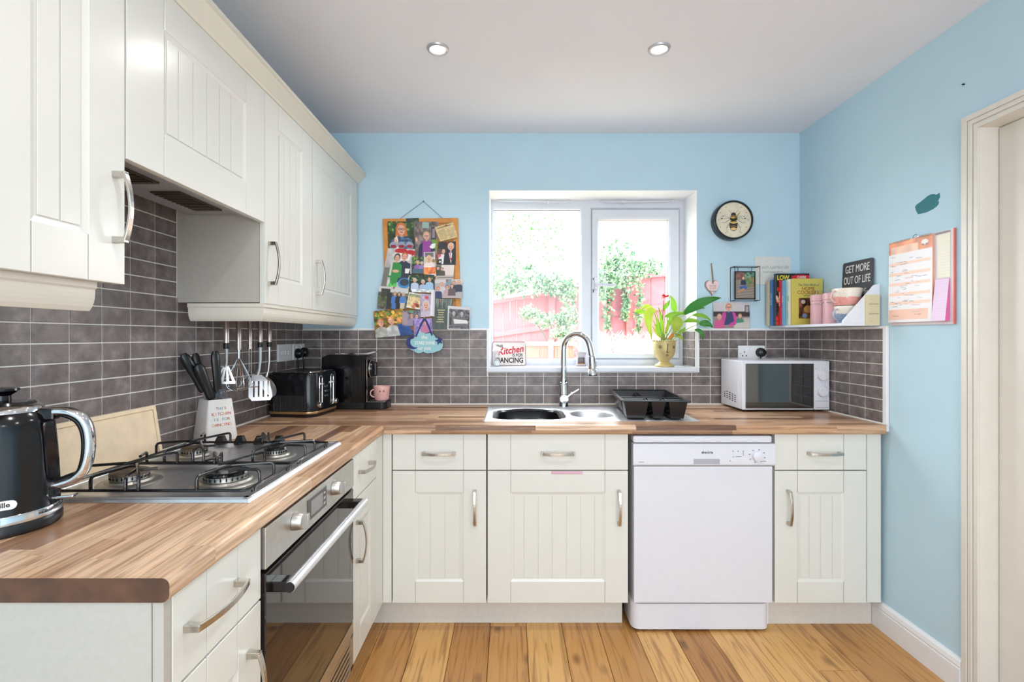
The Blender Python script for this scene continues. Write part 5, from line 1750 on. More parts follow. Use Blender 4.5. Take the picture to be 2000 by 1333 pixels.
HNDB = mat('pale_grey_blue_glaze', rgb(176, 182, 198), .3, var=.03)
mug('mug', 'white mug dipped in blue-grey glaze, lower of the stacked pair', (1.516, 2.175, SHZ + .0005), .050, .078, [BLUEG, CREAMG, HNDB], math.radians(188), taper=.72, split=.55, hr=.025)
mug('mug', 'wide white mug dipped in coral pink glaze, upper of the stacked pair', (1.516, 2.175, SHZ + .0795), .058, .078, [PEACH, CREAMG, HNDL], math.radians(186), taper=.78, split=.5, hr=.026)

# black metal slogan sign leaning on the wall
sg = thing('metal_sign', 'black metal sign reading GET MORE OUT OF LIFE on the corner shelf', 'sign', (1.58, 2.21, SHZ))
SIGNB = mat('black_tin', rgb(44, 42, 48), .45, var=.08)
Fsg = F_right(1.5895, 2.302, SHZ + .001) @ Matrix.Rotation(math.radians(-1.5), 4, 'X')
Fsg = frame((1.576, 2.302, SHZ + .031), (0, -1, 0), (.045, 0, .999), (-.999, 0, .045))
m = MB(Fsg); m.prism([(x, y, 0) for (x, y) in rrect(0, .192, -.029, .258, .01, 4)], (0, 0, .002))
so = build(m, 'sign_plate', SIGNB, sg)
WHS = mat('pale_stencil', rgb(226, 220, 216), .6, var=.1, scale=120)
text('GET MORE', .050, WHS, so, Fsg @ Matrix.Translation((.096, .222, .0024)), sx=.64)
text('OUT OF LIFE', .050, WHS, so, Fsg @ Matrix.Translation((.096, .170, .0024)), sx=.6)
text('with Coffee', .040, WHS, so, Fsg @ Matrix.Translation((.1, .112, .0024)), shear=.3, sx=.9)

cs = thing('list_pad', 'narrow cream ruled list pad at the near end of the shelf', 'pad', (1.555, 2.072, 1.30))
cvs = Canvas(30, 70, (224, 212, 176))
for v in (.3, .62): cvs.rect(.2, v, .9, v + .012, (60, 60, 56))
for k in range(9): cvs.rect(.22, .06 + .1 * k, .5 + .03 * (k % 4), .066 + .1 * k, (176, 166, 140))
build(MB().box(1.526, 1.586, 2.0735, 2.0798, 1.30, 1.431), 'pad_block', mat('cream_card', rgb(224, 212, 176), .7), cs)
printed('page', cvs, [(1.526, 2.073, 1.431), (1.586, 2.073, 1.431), (1.586, 2.073, 1.30), (1.526, 2.073, 1.30)], (0, -1, 0), cs, .0003)

# ------------------------------------------------------------------ calendar on the right wall
cl = thing('wall_calendar', 'wall planner with an orange calendar and note pads on the right wall', 'calendar', (RX, 1.87, 1.297))
Fk = F_right(RX, 2.016, 1.297)
build(MB(Fk).box(0, .289, 0, .343, .0005, .006), 'backing_board', mat('planner_card', rgb(232, 222, 224), .6, var=.02), cl)
build(MB(Fk).box(.286, .2905, 0, .343, .0004, .007), 'board_edge', mat('coral_edge', rgb(230, 120, 110), .5), cl)
cv = Canvas(84, 130, (238, 234, 236))
g_ = random.Random(2)
cv.rect(0, 0, 1, .15, (240, 150, 104)); cv.noise(.18, 3, 0, 0, 1, .15, 9); cv.rect(.06, .06, .7, .15, (244, 196, 168)); cv.noise(.1, 5, .06, .06, .7, .15, 8)
cv.ell(.84, .07, .07, .03, (240, 230, 226)); cv.rect(.78, .09, .82, .105, (70, 100, 110)); cv.rect(.86, .09, .9, .105, (70, 100, 110))
for k, v in enumerate((.26, .385, .51, .635, .745)):
    cv.rect(.02, v, .96, v + .035, (244, 206, 184))
cv.rect(.02, .84, .92, .965, (244, 196, 172))
for k in range(46):
    v = g_.uniform(.18, .95); u = g_.uniform(.05, .75); L = g_.uniform(.04, .2)
    cv.line(u, v, u + L, v + g_.uniform(-.008, .008), .0026, g_.choice([(60, 60, 80), (90, 80, 90), (190, 80, 80), (150, 150, 160)]), 1.5)
pg_ = MB(Fk).box(.002, .206, .014, .338, .006, .0125)
build(pg_, 'calendar_pages', mat('page_edges', rgb(240, 170, 140), .6), cl)
def q_(F, u0, v0, u1, v1, n): return [tuple(F @ Vector(p)) for p in ((u0, v1, n), (u1, v1, n), (u1, v0, n), (u0, v0, n))]
printed('calendar_page', cv, q_(Fk, .0, .012, .208, .339, .0128), (-1, 0, 0), cl, .0004, bulge=.003)
m = MB(Fk)
for k in range(27):
    u = .006 + k * .0076
    if .11 < u < .145: continue
    m.tube([(u, .339 + .0045 * math.cos(a), .0125 + .0045 * math.sin(a)) for a in [i * PI / 4 for i in range(8)]], .0007, 5, closed=True)
m.tube([(.12, .338, .013), (.122, .35, .013), (.133, .353, .013), (.144, .346, .013), (.146, .338, .013)], .0012, 6)
build(m, 'wire_coil', NICKEL, cl)
cv = Canvas(24, 60, (232, 226, 206)); 
for k in range(14): cv.rect(.05, .05 + k * .066, .95, .056 + k * .066, (214, 208, 196))
printed('shopping_list', cv, q_(Fk, .222, .17, .274, .33, .0066), (-1, 0, 0), cl, .0006)
m = MB(Fk)
for k in range(12): m.tube([(.217 + k * .0052, .336 + .003 * math.cos(a), .008 + .003 * math.sin(a)) for a in [i * PI / 3 for i in range(6)]], .0006, 4, closed=True)
build(m, 'wire_coil', BLACKM, cl)
cv = Canvas(24, 56, (226, 196, 226))
for k in range(14): cv.rect(.08, .06 + k * .064, .9, .066 + k * .064, (208, 178, 214))
m = MB(Fk); m.frustum([(.216, .012, .0066), (.272, .012, .0066), (.272, .165, .0066), (.216, .165, .0066)], [(.215, .012, .024), (.272, .012, .024), (.272, .165, .009), (.216, .165, .009)])
build(m, 'note_pad', mat('hot_pink_pad_edges', rgb(226, 110, 170), .6), cl)
printed('note_page', cv, [tuple(Fk @ Vector(p)) for p in ((.216, .165, .0092), (.2722, .165, .0092), (.2722, .0118, .0244), (.2148, .0118, .0244))], (-.99, 0, .1), cl, .0004)

# paint tester patch
Fp = F_right(RX, 1504 / (1787 - 996.), 0)
def rwp(px, py):
    y = 1504 / (px - 996.0); return (y, 1.253 - (py - 657) * y / 944)
pts = [(1787, 405), (1790, 400), (1796, 396), (1806, 388), (1812, 383), (1818, 380), (1824, 379), (1828, 381), (1835, 377), (1836, 385), (1833, 391), (1831, 394), (1834, 393), (1833, 399), (1829, 404), (1822, 409), (1810, 415), (1798, 418), (1793, 419), (1789, 412)]
P_ = [rwp(*p) for p in pts]
m = MB(); m.prism([(RX - .0006, y, z) for (y, z) in P_], (.0006, 0, 0))
o = build(m, 'paint_swatch', mat('teal_tester_paint', rgb(0, 112, 122), .5, var=.06, scale=40))
tag(o, 'teal tester paint daub on the blue right-hand wall', 'paint')
y, z = rwp(1883, 165)
o = build(MB().cyl((RX - .006, y, z), (RX + .001, y, z), .0028, n=10), 'nail', BLACKM)
tag(o, 'small dark nail high on the right wall above the door frame', 'nail')

# ------------------------------------------------------------------ bee clock
def disc_print(name, cv, c, r, nr, na, parent):
    vs = [(c[0], c[1], c[2])]; uv = [(.5, .5)]; fs = []
    for i in range(1, nr + 1):
        for k in range(na):
            a = 2 * PI * k / na; q = i / nr
            vs.append((c[0] + r * q * math.cos(a), c[1], c[2] + r * q * math.sin(a))); uv.append((.5 + .5 * q * math.cos(a), .5 - .5 * q * math.sin(a)))
    for k in range(na): fs.append((0, 1 + k, 1 + (k + 1) % na))
    for i in range(nr - 1):
        for k in range(na):
            a, b = 1 + i * na + k, 1 + i * na + (k + 1) % na
            fs.append((a, a + na, b + na, b))
    me = bpy.data.meshes.new(name); me.from_pydata(vs, [], fs)
    at = me.color_attributes.new('Col', 'FLOAT_COLOR', 'POINT')
    col = []
    for (u, v) in uv:
        p = cv.a[min(int(v * (cv.h - 1) + .5), cv.h - 1), min(int(u * (cv.w - 1) + .5), cv.w - 1)]
        col += [lin(p[0]), lin(p[1]), lin(p[2]), 1]
    at.data.foreach_set('color', col)
    me.transform(inv_of(parent)); 
    return link_mesh(me, name, PRINT, parent, sharp=None)
ck = thing('wall_clock', 'round black-rimmed wall clock with a bee on its cream dial', 'clock', (1.208, YB, 1.881))
cc = (1.208, YB, 1.881)
RY_ = Matrix.Rotation(PI / 2, 3, 'X')
build(MB().lathe([(.104, .0), (.106, .004), (.106, .05), (.104, .053), (.096, .053), (.095, .046)], cc, 64, R=RY_), 'clock_rim', mat('black_clock_rim', rgb(24, 28, 34), .3, var=.05), ck)
cv = Canvas(170, 170, (226, 216, 192)); cv.noise(.04, 9)
BK, OC, LT = (40, 36, 34), (206, 160, 70), (236, 196, 120)
for s in (-1, 1):
    for (u1, v1, u2, v2) in ((.12, -.02, .33, -.12), (.12, .0, .36, .0), (.1, .05, .3, .16)):
        pass
    cv.line(.5 + s * .07, .46, .5 + s * .24, .58, .006, BK); cv.line(.5 + s * .24, .58, .5 + s * .31, .57, .005, BK)
    cv.line(.5 + s * .07, .52, .5 + s * .19, .72, .008, BK); cv.line(.5 + s * .19, .72, .5 + s * .17, .86, .006, BK)
    cv.line(.5 + s * .03, .32, .5 + s * .14, .22, .005, BK)
    # wings
    for k in range(40):
        a = 2 * PI * k / 40
        u, v = .5 + s * .24 + .15 * math.cos(a), .42 + .055 * math.sin(a) + s * 0 - .12 * math.cos(a) * .3
        cv.ell(u, v, .005, .005, (90, 86, 80))
    cv.line(.5 + s * .1, .43, .5 + s * .37, .38, .004, (110, 104, 96)); cv.line(.5 + s * .1, .45, .5 + s * .3, .46, .004, (110, 104, 96)); cv.ell(.5 + s * .33, .46, .03, .02, (70, 64, 60))
cv.ell(.5, .36, .075, .07, BK); cv.ell(.5, .39, .06, .03, (196, 150, 80)); cv.ell(.5, .46, .105, .08, BK); cv.ell(.5, .43, .08, .03, OC)
cv.ell(.5, .66, .115, .15, BK); cv.ell(.5, .57, .1, .03, LT); cv.ell(.5, .68, .095, .025, (120, 96, 60)); cv.ell(.5, .75, .085, .035, LT); cv.ell(.5, .56, .06, .015, OC)
for k in range(12):
    a = PI * 2 * k / 12; cv.ell(.5 + .42 * math.cos(a), .5 + .42 * math.sin(a), .012, .012, (70, 66, 60))
disc_print('dial', cv, (cc[0], YB - .0465, cc[2]), .0955, 46, 110, ck)
m = MB(); m.M = Matrix.Translation((cc[0], YB - .049, cc[2]))
for (a, L) in ((math.radians(52), .06), (math.radians(48), .05)):
    d = Vector((math.cos(a), 0, math.sin(a))); n = Vector((-math.sin(a), 0, math.cos(a))) * .0028
    m.prism([tuple(-d * .012 - n), tuple(d * L - n * .4), tuple(d * L + n * .4), tuple(-d * .012 + n)], (0, .001, 0))
build(m, 'hands', mat('brass_hand', rgb(196, 176, 86), .35, .4), ck)

# ------------------------------------------------------------------ wall cards and frames by the clock
def backquad(x0, z1, x1, z0, y): return [(x0, y, z1), (x1, y, z1), (x1, y, z0), (x0, y, z0)]
cd_ = thing('wall_card', 'square white card with handwritten-style words on the wall behind the books', 'card', (1.443, YB, 1.537))
build(MB().box(1.344, 1.541, YB - .004, YB - .0005, 1.537, 1.69), 'card_sheet', mat('textured_card', rgb(222, 222, 218), .7, bump=.2, bscale=600), cd_)
text("it's such a perfect day", .0255, INK, cd_, F_back(1.441, YB - .0042, 1.632), shear=.45, sx=.8, bold=-.0006)
text('I\'m glad I spent it with you', .0105, mat('grey_words', rgb(130, 128, 126), .6, var=0), cd_, F_back(1.443, YB - .0042, 1.606), shear=.2)
bf = thing('photo_frame', 'black wire box frame holding a small photo, on the wall below the clock', 'photo frame', (1.277, YB, 1.45))
x0, x1, z0, z1 = 1.211, 1.346, 1.446, 1.629
ya, yb = YB - .002, YB - .055
m = MB()
for y in (ya, yb):
    m.tube([(x0, y, z0), (x1, y, z0), (x1, y, z1), (x0, y, z1)], .0019, 6, closed=True)
for (x, z) in ((x0, z0), (x1, z0), (x1, z1), (x0, z1)): m.cyl((x, ya, z), (x, yb, z), .0019, n=6)
build(m, 'wire_box', BLACKM, bf)
ym = YB - .028
m = MB()
for (a, b, c, d) in ((1.222, 1.334, 1.454, 1.459), (1.222, 1.334, 1.601, 1.606), (1.222, 1.227, 1.454, 1.606), (1.329, 1.334, 1.454, 1.606)): m.box(a, b, ym - .004, ym + .003, c, d)
m.cyl((1.24, ym, 1.606), (1.24, ym, z1), .0015, n=6).cyl((1.316, ym, 1.606), (1.316, ym, z1), .0015, n=6)
m.tube([(x0, ym, z1), (x1, ym, z1)], .0018, 6)
build(m, 'photo_surround', BLACKM, bf)
cv = Canvas(56, 84, (150, 138, 128))
cv.rect(0, 0, .5, .3, (136, 96, 88)); cv.noise(.3, 3, 0, 0, .5, .3, 14); cv.rect(.5, 0, 1, .3, (90, 130, 110)); cv.noise(.5, 5, .5, 0, 1, .3, 16)
cv.leaves(5, 40, .5, .2, 1, .55, [(92, 128, 72), (120, 140, 90), (160, 130, 90)], .05)
for k in range(7): cv.line(0, .5 + k * .1, 1, .42 + k * .1, .008, (110, 102, 98))
cv.person(.42, .24, .045, (206, 170, 120), (34, 48, 74), asp=1.5)
cv.poly([(.2, .55), (.55, .5), (.62, .62), (.3, .7)], (58, 96, 160)); cv.poly([(.1, .72), (.45, .6), (.5, .66), (.16, .8)], (196, 140, 110))
printed('photo', cv, backquad(1.226, 1.603, 1.330, 1.457, ym - .0002), (0, -1, 0), bf, .0005)
ht = thing('heart_plaque', 'pale pink wooden heart plaque hanging from twine between window and photo frame', 'plaque', (1.111, YB, 1.467))
def heart(cx, cz, s):
    P = []
    for i in range(40):
        a = 2 * PI * i / 40
        x = 16 * math.sin(a) ** 3; z = 13 * math.cos(a) - 5 * math.cos(2 * a) - 2 * math.cos(3 * a) - math.cos(4 * a)
        P.append((cx + x * s / 32, cz + (z + 2.5) * s * 1.12 / 29))
    return P
m = MB(); m.prism([(x, YB - .004, z) for (x, z) in heart(1.108, 1.516, .078)], (0, .0035, 0)); build(m, 'back_heart', mat('grey_heart_edge', rgb(150, 132, 132), .6), ht)
m = MB(); m.prism([(x, YB - .009, z) for (x, z) in heart(1.111, 1.517, .070)], (0, .005, 0)); build(m, 'heart', mat('pale_pink_wood', rgb(236, 206, 206), .6, var=.03), ht)
m = MB(); m.tube([(1.111, YB - .0095, 1.54), (1.111, YB - .011, 1.56), (1.109, YB - .006, 1.6), (1.1055, YB - .004, 1.648)], .0022, 6); m.lathe([(.004, 0), (.004, .003), (0, .004)], (1.1055, YB - .003, 1.65), 10, R=RY_); m.tube([(1.113, YB - .0095, 1.54), (1.114, YB - .01, 1.57), (1.111, YB - .007, 1.61), (1.1065, YB - .005, 1.648)], .0016, 6)
build(m, 'twine', mat('jute', rgb(150, 118, 84), .8), ht)
GW = mat('grey_writing', rgb(150, 140, 160), .6, var=0)
for k, s in enumerate(('you are the', 'best in all', 'the world')): text(s, .0085, GW, ht, F_back(1.111, YB - .0094, 1.532 - k * .0085), shear=.2)
text('Mother', .0135, INK, ht, F_back(1.111, YB - .0094, 1.499), shear=.35, bold=-.0001)

FAM = Canvas(72, 52, (206, 200, 204))
FAM.rect(0, .36, 1, .62, (62, 46, 46)); FAM.rect(0, .55, 1, 1, (150, 130, 130)); FAM.poly([(.55, 1), (.62, .72), (.8, .62), (1, .6), (1, 1)], (196, 188, 180)); FAM.noise(.12, 4, .55, .6, 1, 1, 9)
FAM.rect(.86, .12, .98, .4, (60, 70, 80)); FAM.rect(.88, .15, .96, .38, (170, 170, 170))
FAM.person(.42, .2, .12, (198, 142, 108), (52, 62, 104), asp=.72, glasses=True)
FAM.poly([(.25, .42), (.33, .36), (.36, .5), (.3, .85), (.2, .9)], (198, 70, 150)); FAM.poly([(.52, .36), (.6, .42), (.68, .75), (.48, .95), (.42, .86), (.57, .72)], (206, 74, 160))
FAM.person(.17, .56, .09, (206, 170, 140), (206, 84, 140), asp=.72); FAM.person(.73, .53, .07, (190, 160, 130), (70, 140, 110), asp=.72)
FAM.poly([(.58, 1), (.64, .8), (1, .74), (1, 1)], (204, 196, 190))
o = printed('photograph', FAM, backquad(1.113, 1.439, 1.313, 1.2965, YB - .0115), (0, -1, 0), None, .0006)
tag(o, 'unframed photograph of a woman in pink and blue with two small children', 'photograph')

# ------------------------------------------------------------------ notice board left of the window
def nb(cx, cy): return (bX(700 + cx / 4.038), bZ(370 + cy / 4.038))
CORK = mat('cork', rgb(196, 142, 84), .85, var=.25, scale=160, bump=.4, bscale=300)
PINE = mat('orange_pine', rgb(206, 138, 62), .45, var=.12, scale=20)
nbt = thing('notice_board', 'pine-framed cork notice board on the blue wall left of the window', 'notice board', (-.49, YB, 1.3))
Q = [nb(198, 240), nb(788, 232), nb(815, 1105), nb(225, 1113)]
cxx, czz = sum(q[0] for q in Q) / 4, sum(q[1] for q in Q) / 4
def ins(q, f): 
    d = Vector((q[0] - cxx, q[1] - czz)); sx_ = abs(d.x) - f; sz_ = abs(d.y) - f
    return (cxx + math.copysign(sx_, d.x), czz + math.copysign(sz_, d.y))
I = [ins(q, .026) for q in Q]
m = MB(); m.prism([(x, YB - .012, z) for (x, z) in I], (0, .0115, 0)); build(m, 'cork_panel', CORK, nbt)
for i in range(4):
    j = (i + 1) % 4
    m = MB(); m.prism([(p[0], YB - .018, p[1]) for p in (Q[i], Q[j], I[j], I[i])], (0, .0175, 0)); build(m, 'frame_bar', PINE, nbt, bevel=.002)
nx_, nz_ = nb(515, 97)
m = MB()
a_, b_ = nb(325, 236), nb(672, 233)
m.tube([(a_[0], YB - .01, a_[1] - .004), (nx_, YB - .006, nz_)], .0013, 6).tube([(b_[0], YB - .01, b_[1] - .004), (nx_, YB - .006, nz_)], .0013, 6)
m.lathe([(.004, 0), (.0045, .004), (0, .006)], (nx_, YB - .001, nz_), 10, R=RY_)
build(m, 'hanging_string', mat('grey_string', rgb(120, 112, 110), .8), nbt)
PIN = mat('red_pin', rgb(196, 26, 40), .3, var=0)
GREENS = [(60, 110, 50), (90, 140, 60), (130, 170, 80), (40, 80, 46)]
lay = [0]
def photo(label, q, cv, cat='photograph', name='photograph', pin=None, bulge=.0):
    lay[0] += 1
    y = YB - .0185 - .0011 * lay[0]
    P = [nb(*p) for p in q]
    cen = (sum(p[0] for p in P) / 4, y, min(p[1] for p in P))
    t = thing(name, label, cat, cen, group='photos and cards on the notice board')
    printed('print', cv, [(p[0], y, p[1]) for p in P], (0, -1, 0), t, .0005, bulge)
    if pin:
        px_, pz_ = nb(*pin)
        build(MB().lathe([(.004, 0), (.0035, .003), (.0045, .006), (.004, .0075), (0, .008)], (px_, y - .0008, pz_), 12, R=RY_), 'pin', PIN, t)
    return t, y
c = Canvas(40, 60, (70, 84, 60)); c.noise(.5, 2); c.rect(.1, 0, .4, .4, (60, 64, 84))
photo('dark photo peeping out at the top edge of the notice board', [(380, 237), (482, 233), (490, 345), (395, 345)], c)
c = Canvas(60, 84, (120, 108, 104)); c.noise(.4, 12); c.rect(.35, .02, .62, .18, (150, 180, 170)); c.rect(.72, .15, .92, .5, (60, 60, 66)); c.rect(.76, .2, .88, .45, (150, 130, 140)); c.rect(.75, .5, 1, .8, (110, 150, 60))
c.person(.52, .4, .1, (206, 168, 128), (150, 64, 150), asp=1.4, glasses=True); c.poly([(.1, 1), (.2, .65), (.36, .58), (.3, 1)], (36, 38, 74)); c.poly([(.7, .58), (.82, .62), (.92, .8), (.72, .84)], (36, 38, 74)); c.ell(.08, .5, .05, .06, (226, 172, 148)); c.ell(.78, .7, .12, .05, (240, 236, 230)); c.poly([(.72, .62), (.92, .6), (.9, .72), (.75, .73)], (240, 238, 236))
photo('photo of a woman in purple raising a hand and holding a white cup', [(440, 265), (635, 262), (622, 545), (460, 540)], c)
c = Canvas(56, 60, (50, 66, 40)); c.noise(.5, 6); c.leaves(7, 40, 0, 0, 1, .5, GREENS, .05)
c.person(.52, .28, .19, (206, 116, 60), (70, 96, 130), asp=1.05, glasses=True, long=True)
c.poly([(.22, 1), (.24, .6), (.36, .5), (.4, 1)], (228, 184, 164)); c.noise(.5, 8, .3, .55, .8, 1, 16)
for u in (.2, .5, .8): c.ell(u, .86, .14, .13, (150, 160, 180)); c.ell(u, .9, .11, .06, (150, 30, 50))
photo('photo of a red-haired woman in glasses above three wine glasses', [(240, 262), (437, 262), (455, 478), (243, 478)], c, pin=(297, 275))
c = Canvas(50, 36, (214, 190, 140)); c.noise(.1, 2)
for k in range(9): c.rect(.08, .28 + k * .072, .48, .3 + k * .072, (150, 128, 92)); c.rect(.54, .28 + k * .072, .92, .3 + k * .072, (150, 128, 92))
c.rect(.15, .1, .85, .16, (130, 106, 76))
photo('yellowed newspaper cutting pinned at the top right of the notice board', [(605, 308), (750, 268), (788, 385), (650, 420)], c, 'cutting', 'newspaper_cutting', pin=(697, 294), bulge=.002)
c = Canvas(46, 56, (206, 196, 196)); c.rect(0, .75, 1, 1, (190, 176, 170)); c.rect(.1, .84, 1, .88, (70, 66, 70)); c.poly([(.2, 0), (1, 0), (1, .7), (.35, .7)], (226, 214, 206)); c.rect(0, .05, .3, .7, (110, 108, 90)); c.person(.12, .25, .09, (70, 56, 46), (60, 66, 62), asp=1.1); c.person(.34, .3, .08, (120, 90, 70), (80, 76, 62), asp=1.1)
photo('photo of two people beside a large cream jug', [(618, 598), (762, 598), (752, 716), (614, 716)], c)
c = Canvas(46, 60, (44, 40, 44)); c.rect(0, .3, .3, .8, (96, 70, 60)); c.person(.32, .4, .1, (40, 30, 30), (232, 228, 230), asp=1.3); c.person(.72, .22, .14, (226, 190, 160), (26, 26, 34), asp=1.3); c.poly([(.62, .5), (.72, .42), (.8, .5), (.74, .95)], (236, 232, 230)); c.ell(.72, .74, .06, .05, (200, 40, 60)); c.poly([(.66, .46), (.74, .44), (.7, .8)], (196, 110, 150)); c.ell(.08, .6, .12, .07, (206, 90, 110)); c.rect(.04, .75, .24, .98, (20, 20, 22)); c.ell(.15, .86, .06, .05, (200, 200, 200))
photo('wedding photo of a bald man in a dark suit with a bride', [(637, 425), (772, 418), (772, 602), (625, 602)], c, pin=(708, 432))
c = Canvas(70, 84, (200, 196, 196)); c.noise(.15, 3); c.rect(0, .5, .18, 1, (120, 116, 108)); c.ell(.5, .06, .22, .07, (196, 30, 44)); c.ell(.85, .1, .2, .07, (190, 28, 42)); c.poly([(.3, .1), (.9, .14), (.85, .3), (.4, .3)], (236, 234, 232))
c.person(.66, .2, .09, (186, 104, 64), (38, 46, 66), asp=1.25); c.poly([(.5, .4), (.9, .36), (.95, .62), (.8, .9), (.5, .85)], (38, 46, 66)); c.person(.4, .24, .09, (60, 48, 42), (44, 140, 66), asp=1.25); c.poly([(.22, .42), (.58, .42), (.56, .68), (.5, .95), (.3, .95), (.24, .68)], (44, 140, 66)); c.ell(.42, .58, .12, .04, (226, 172, 148)); c.ell(.78, .87, .22, .13, (60, 140, 206)); c.ell(.78, .85, .16, .09, (50, 60, 70)); c.rect(.2, .3, .28, .7, (206, 200, 196)); c.ell(.3, .95, .06, .06, (90, 206, 90)); c.ell(.46, .95, .06, .06, (90, 206, 90)); c.poly([(.74, .5), (.92, .5), (.88, .62), (.76, .62)], (240, 238, 236))
photo('photo of a boy in a green outfit with a woman and a blue bowl', [(242, 472), (455, 480), (412, 788), (190, 770)], c, pin=(325, 497))
c = Canvas(40, 52, (56, 60, 56)); c.noise(.5, 4); c.leaves(4, 30, 0, 0, 1, .4, GREENS, .06); c.person(.5, .34, .1, (196, 160, 130), (140, 96, 170), asp=1.4); c.person(.85, .38, .09, (200, 190, 190), (150, 130, 180), asp=1.4); c.rect(.1, .72, 1, 1, (70, 100, 120))
photo('small dark photo of ladies in purple sitting in a park', [(430, 540), (524, 540), (522, 670), (425, 668)], c)
c = Canvas(36, 70, (206, 200, 196)); c.rect(.1, .03, .85, .2, (110, 106, 110)); c.person(.45, .27, .11, (226, 190, 140), (240, 220, 216), asp=2.0, long=True); c.rect(0, .62, 1, .9, (236, 130, 70)); c.noise(.4, 6, 0, .6, 1, 1, 7); c.ell(.85, .36, .15, .07, (150, 130, 110))
photo('tall narrow photo of a fair-haired girl over an orange stripe', [(524, 503), (610, 503), (622, 690), (523, 696)], c)
c = Canvas(60, 48, (34, 40, 34)); c.noise(.6, 9); c.leaves(6, 20, 0, 0, 1, .4, GREENS, .04)
for (u, v, t_, h_) in ((.22, .34, (190, 206, 230), (206, 200, 196)), (.55, .42, (170, 190, 220), (214, 208, 204)), (.8, .28, (160, 196, 226), (170, 120, 80))): c.person(u, v, .1, h_, t_, asp=.78)
c.rect(.1, .82, 1, .98, (214, 222, 226)); c.noise(.3, 3, .1, .82, 1, 1, 12)
photo('photo of three elderly ladies in pale blue sitting together', [(412, 672), (606, 680), (606, 822), (410, 817)], c)
c = Canvas(60, 46, (176, 170, 170)); c.rect(0, 0, 1, .2, (206, 202, 200)); c.rect(.4, 0, .6, .3, (130, 150, 160))
for (u, v, t_, h_) in ((.68, .18, (48, 52, 70), (150, 110, 80)), (.86, .16, (40, 46, 70), (196, 150, 110)), (.25, .26, (206, 200, 206), (190, 160, 130)), (.45, .42, (190, 160, 160), (120, 70, 50)), (.62, .36, (96, 80, 84), (110, 70, 50)), (.13, .5, (50, 60, 100), (200, 110, 70))): c.person(u, v, .09, h_, t_, asp=.76)
photo('group photo of six relatives at the right edge of the board', [(610, 718), (828, 715), (820, 863), (610, 863)], c, pin=(706, 726))
c = Canvas(64, 46, (206, 206, 204)); c.rect(0, .25, 1, 1, (92, 90, 76)); c.noise(.5, 5, 0, .25, 1, 1, 16); c.rect(.1, .1, .4, .5, (60, 56, 50)); c.leaves(3, 30, .0, .45, .4, .8, [(70, 92, 50), (96, 110, 66)], .04); c.rect(.3, .25, .46, 1, (40, 42, 46))
for (u, t_, h_) in ((.56, (70, 120, 190), (150, 110, 80)), (.7, (30, 30, 34), (60, 46, 40)), (.84, (80, 130, 196), (180, 176, 172))): c.person(u, .3, .075, h_, t_, asp=.72, legs=(206, 196, 176) if u > .8 else t_)
photo('graduation photo of three people standing before a stone wall', [(175, 766), (407, 790), (390, 946), (160, 946)], c, pin=(293, 784))
c = Canvas(40, 46, (226, 200, 150)); c.rect(0, 0, 1, .08, (236, 234, 228)); c.rect(0, .92, 1, 1, (236, 234, 228)); c.rect(0, 0, .05, 1, (236, 234, 228)); c.rect(.05, .08, 1, .25, (150, 160, 120)); c.noise(.15, 3); 
for (u, v, t_) in ((.66, .55, (206, 80, 60)), (.8, .6, (110, 60, 50)), (.5, .7, (206, 130, 90))): c.person(u, v, .05, (110, 70, 46), t_, asp=1.15)
photo('white-bordered photo of children on a sandy beach', [(410, 815), (497, 830), (495, 952), (388, 935)], c)
c = Canvas(40, 70, (186, 170, 196)); c.noise(.15, 3); c.person(.55, .5, .17, (206, 200, 200), (200, 190, 206), asp=1.9); c.ell(.6, .16, .18, .07, (206, 70, 90))
photo('pale lilac photo of a smiling grey-haired woman', [(495, 826), (583, 834), (577, 1006), (500, 1012)], c)
c = Canvas(50, 66, (70, 82, 76)); c.noise(.12, 4)
for k in range(26):
    u = random.Random(k).uniform(.05, .95); c.line(u, 0, u, random.Random(k + 50).uniform(.1, .32), .008, (150, 160, 140))
for k, wd in enumerate((.2, .16, .14, .2, .16, .24)): c.rect(.45 - wd, .36 + k * .075, .45 + wd, .385 + k * .075, (206, 190, 130))
photo('dark grey-green card with gold writing below the group photo', [(598, 866), (757, 870), (712, 1108), (594, 1106)], c, 'card', 'greeting_card', pin=(651, 887))
c = Canvas(20, 60, (232, 230, 236)); c.rect(.6, 0, 1, 1, (206, 204, 214))
photo('folded blank white card sticking out beside the dark card', [(584, 804), (613, 808), (608, 1006), (574, 1000)], c, 'card', 'folded_card')
c = Canvas(60, 60, (206, 204, 206)); c.rect(.06, .12, .96, .96, (90, 90, 92)); c.noise(.6, 6, .06, .12, .96, .96, 14)
for u in (.27, .62): c.person(u, .3, .1, (60, 58, 58), (100, 98, 98), skin=(180, 178, 176), asp=1.0)
c.poly([(.25, .55), (.85, .58), (.9, .72), (.3, .75)], (226, 224, 224)); c.rect(.1, .5, .18, .8, (40, 40, 40))
photo('black-and-white photo of two women reading a newspaper', [(713, 922), (890, 936), (885, 1110), (708, 1106)], c)
c = Canvas(84, 60, (130, 100, 40)); c.noise(.6, 6); c.leaves(2, 60, 0, 0, 1, .5, [(196, 150, 40), (60, 130, 40), (90, 160, 50), (226, 180, 70), (70, 60, 30)], .05)
c.person(.2, .46, .13, (236, 140, 80), (176, 176, 166), asp=.72); c.person(.52, .42, .13, (240, 150, 80), (206, 206, 206), asp=.72); c.rect(.66, .55, 1, 1, (40, 80, 150)); c.ell(.76, .4, .07, .1, (230, 150, 90)); c.noise(.2, 8)
photo('sunny orange-toned photo of people at a garden table, lowest left', [(133, 965), (360, 944), (445, 1146), (150, 1172)], c)
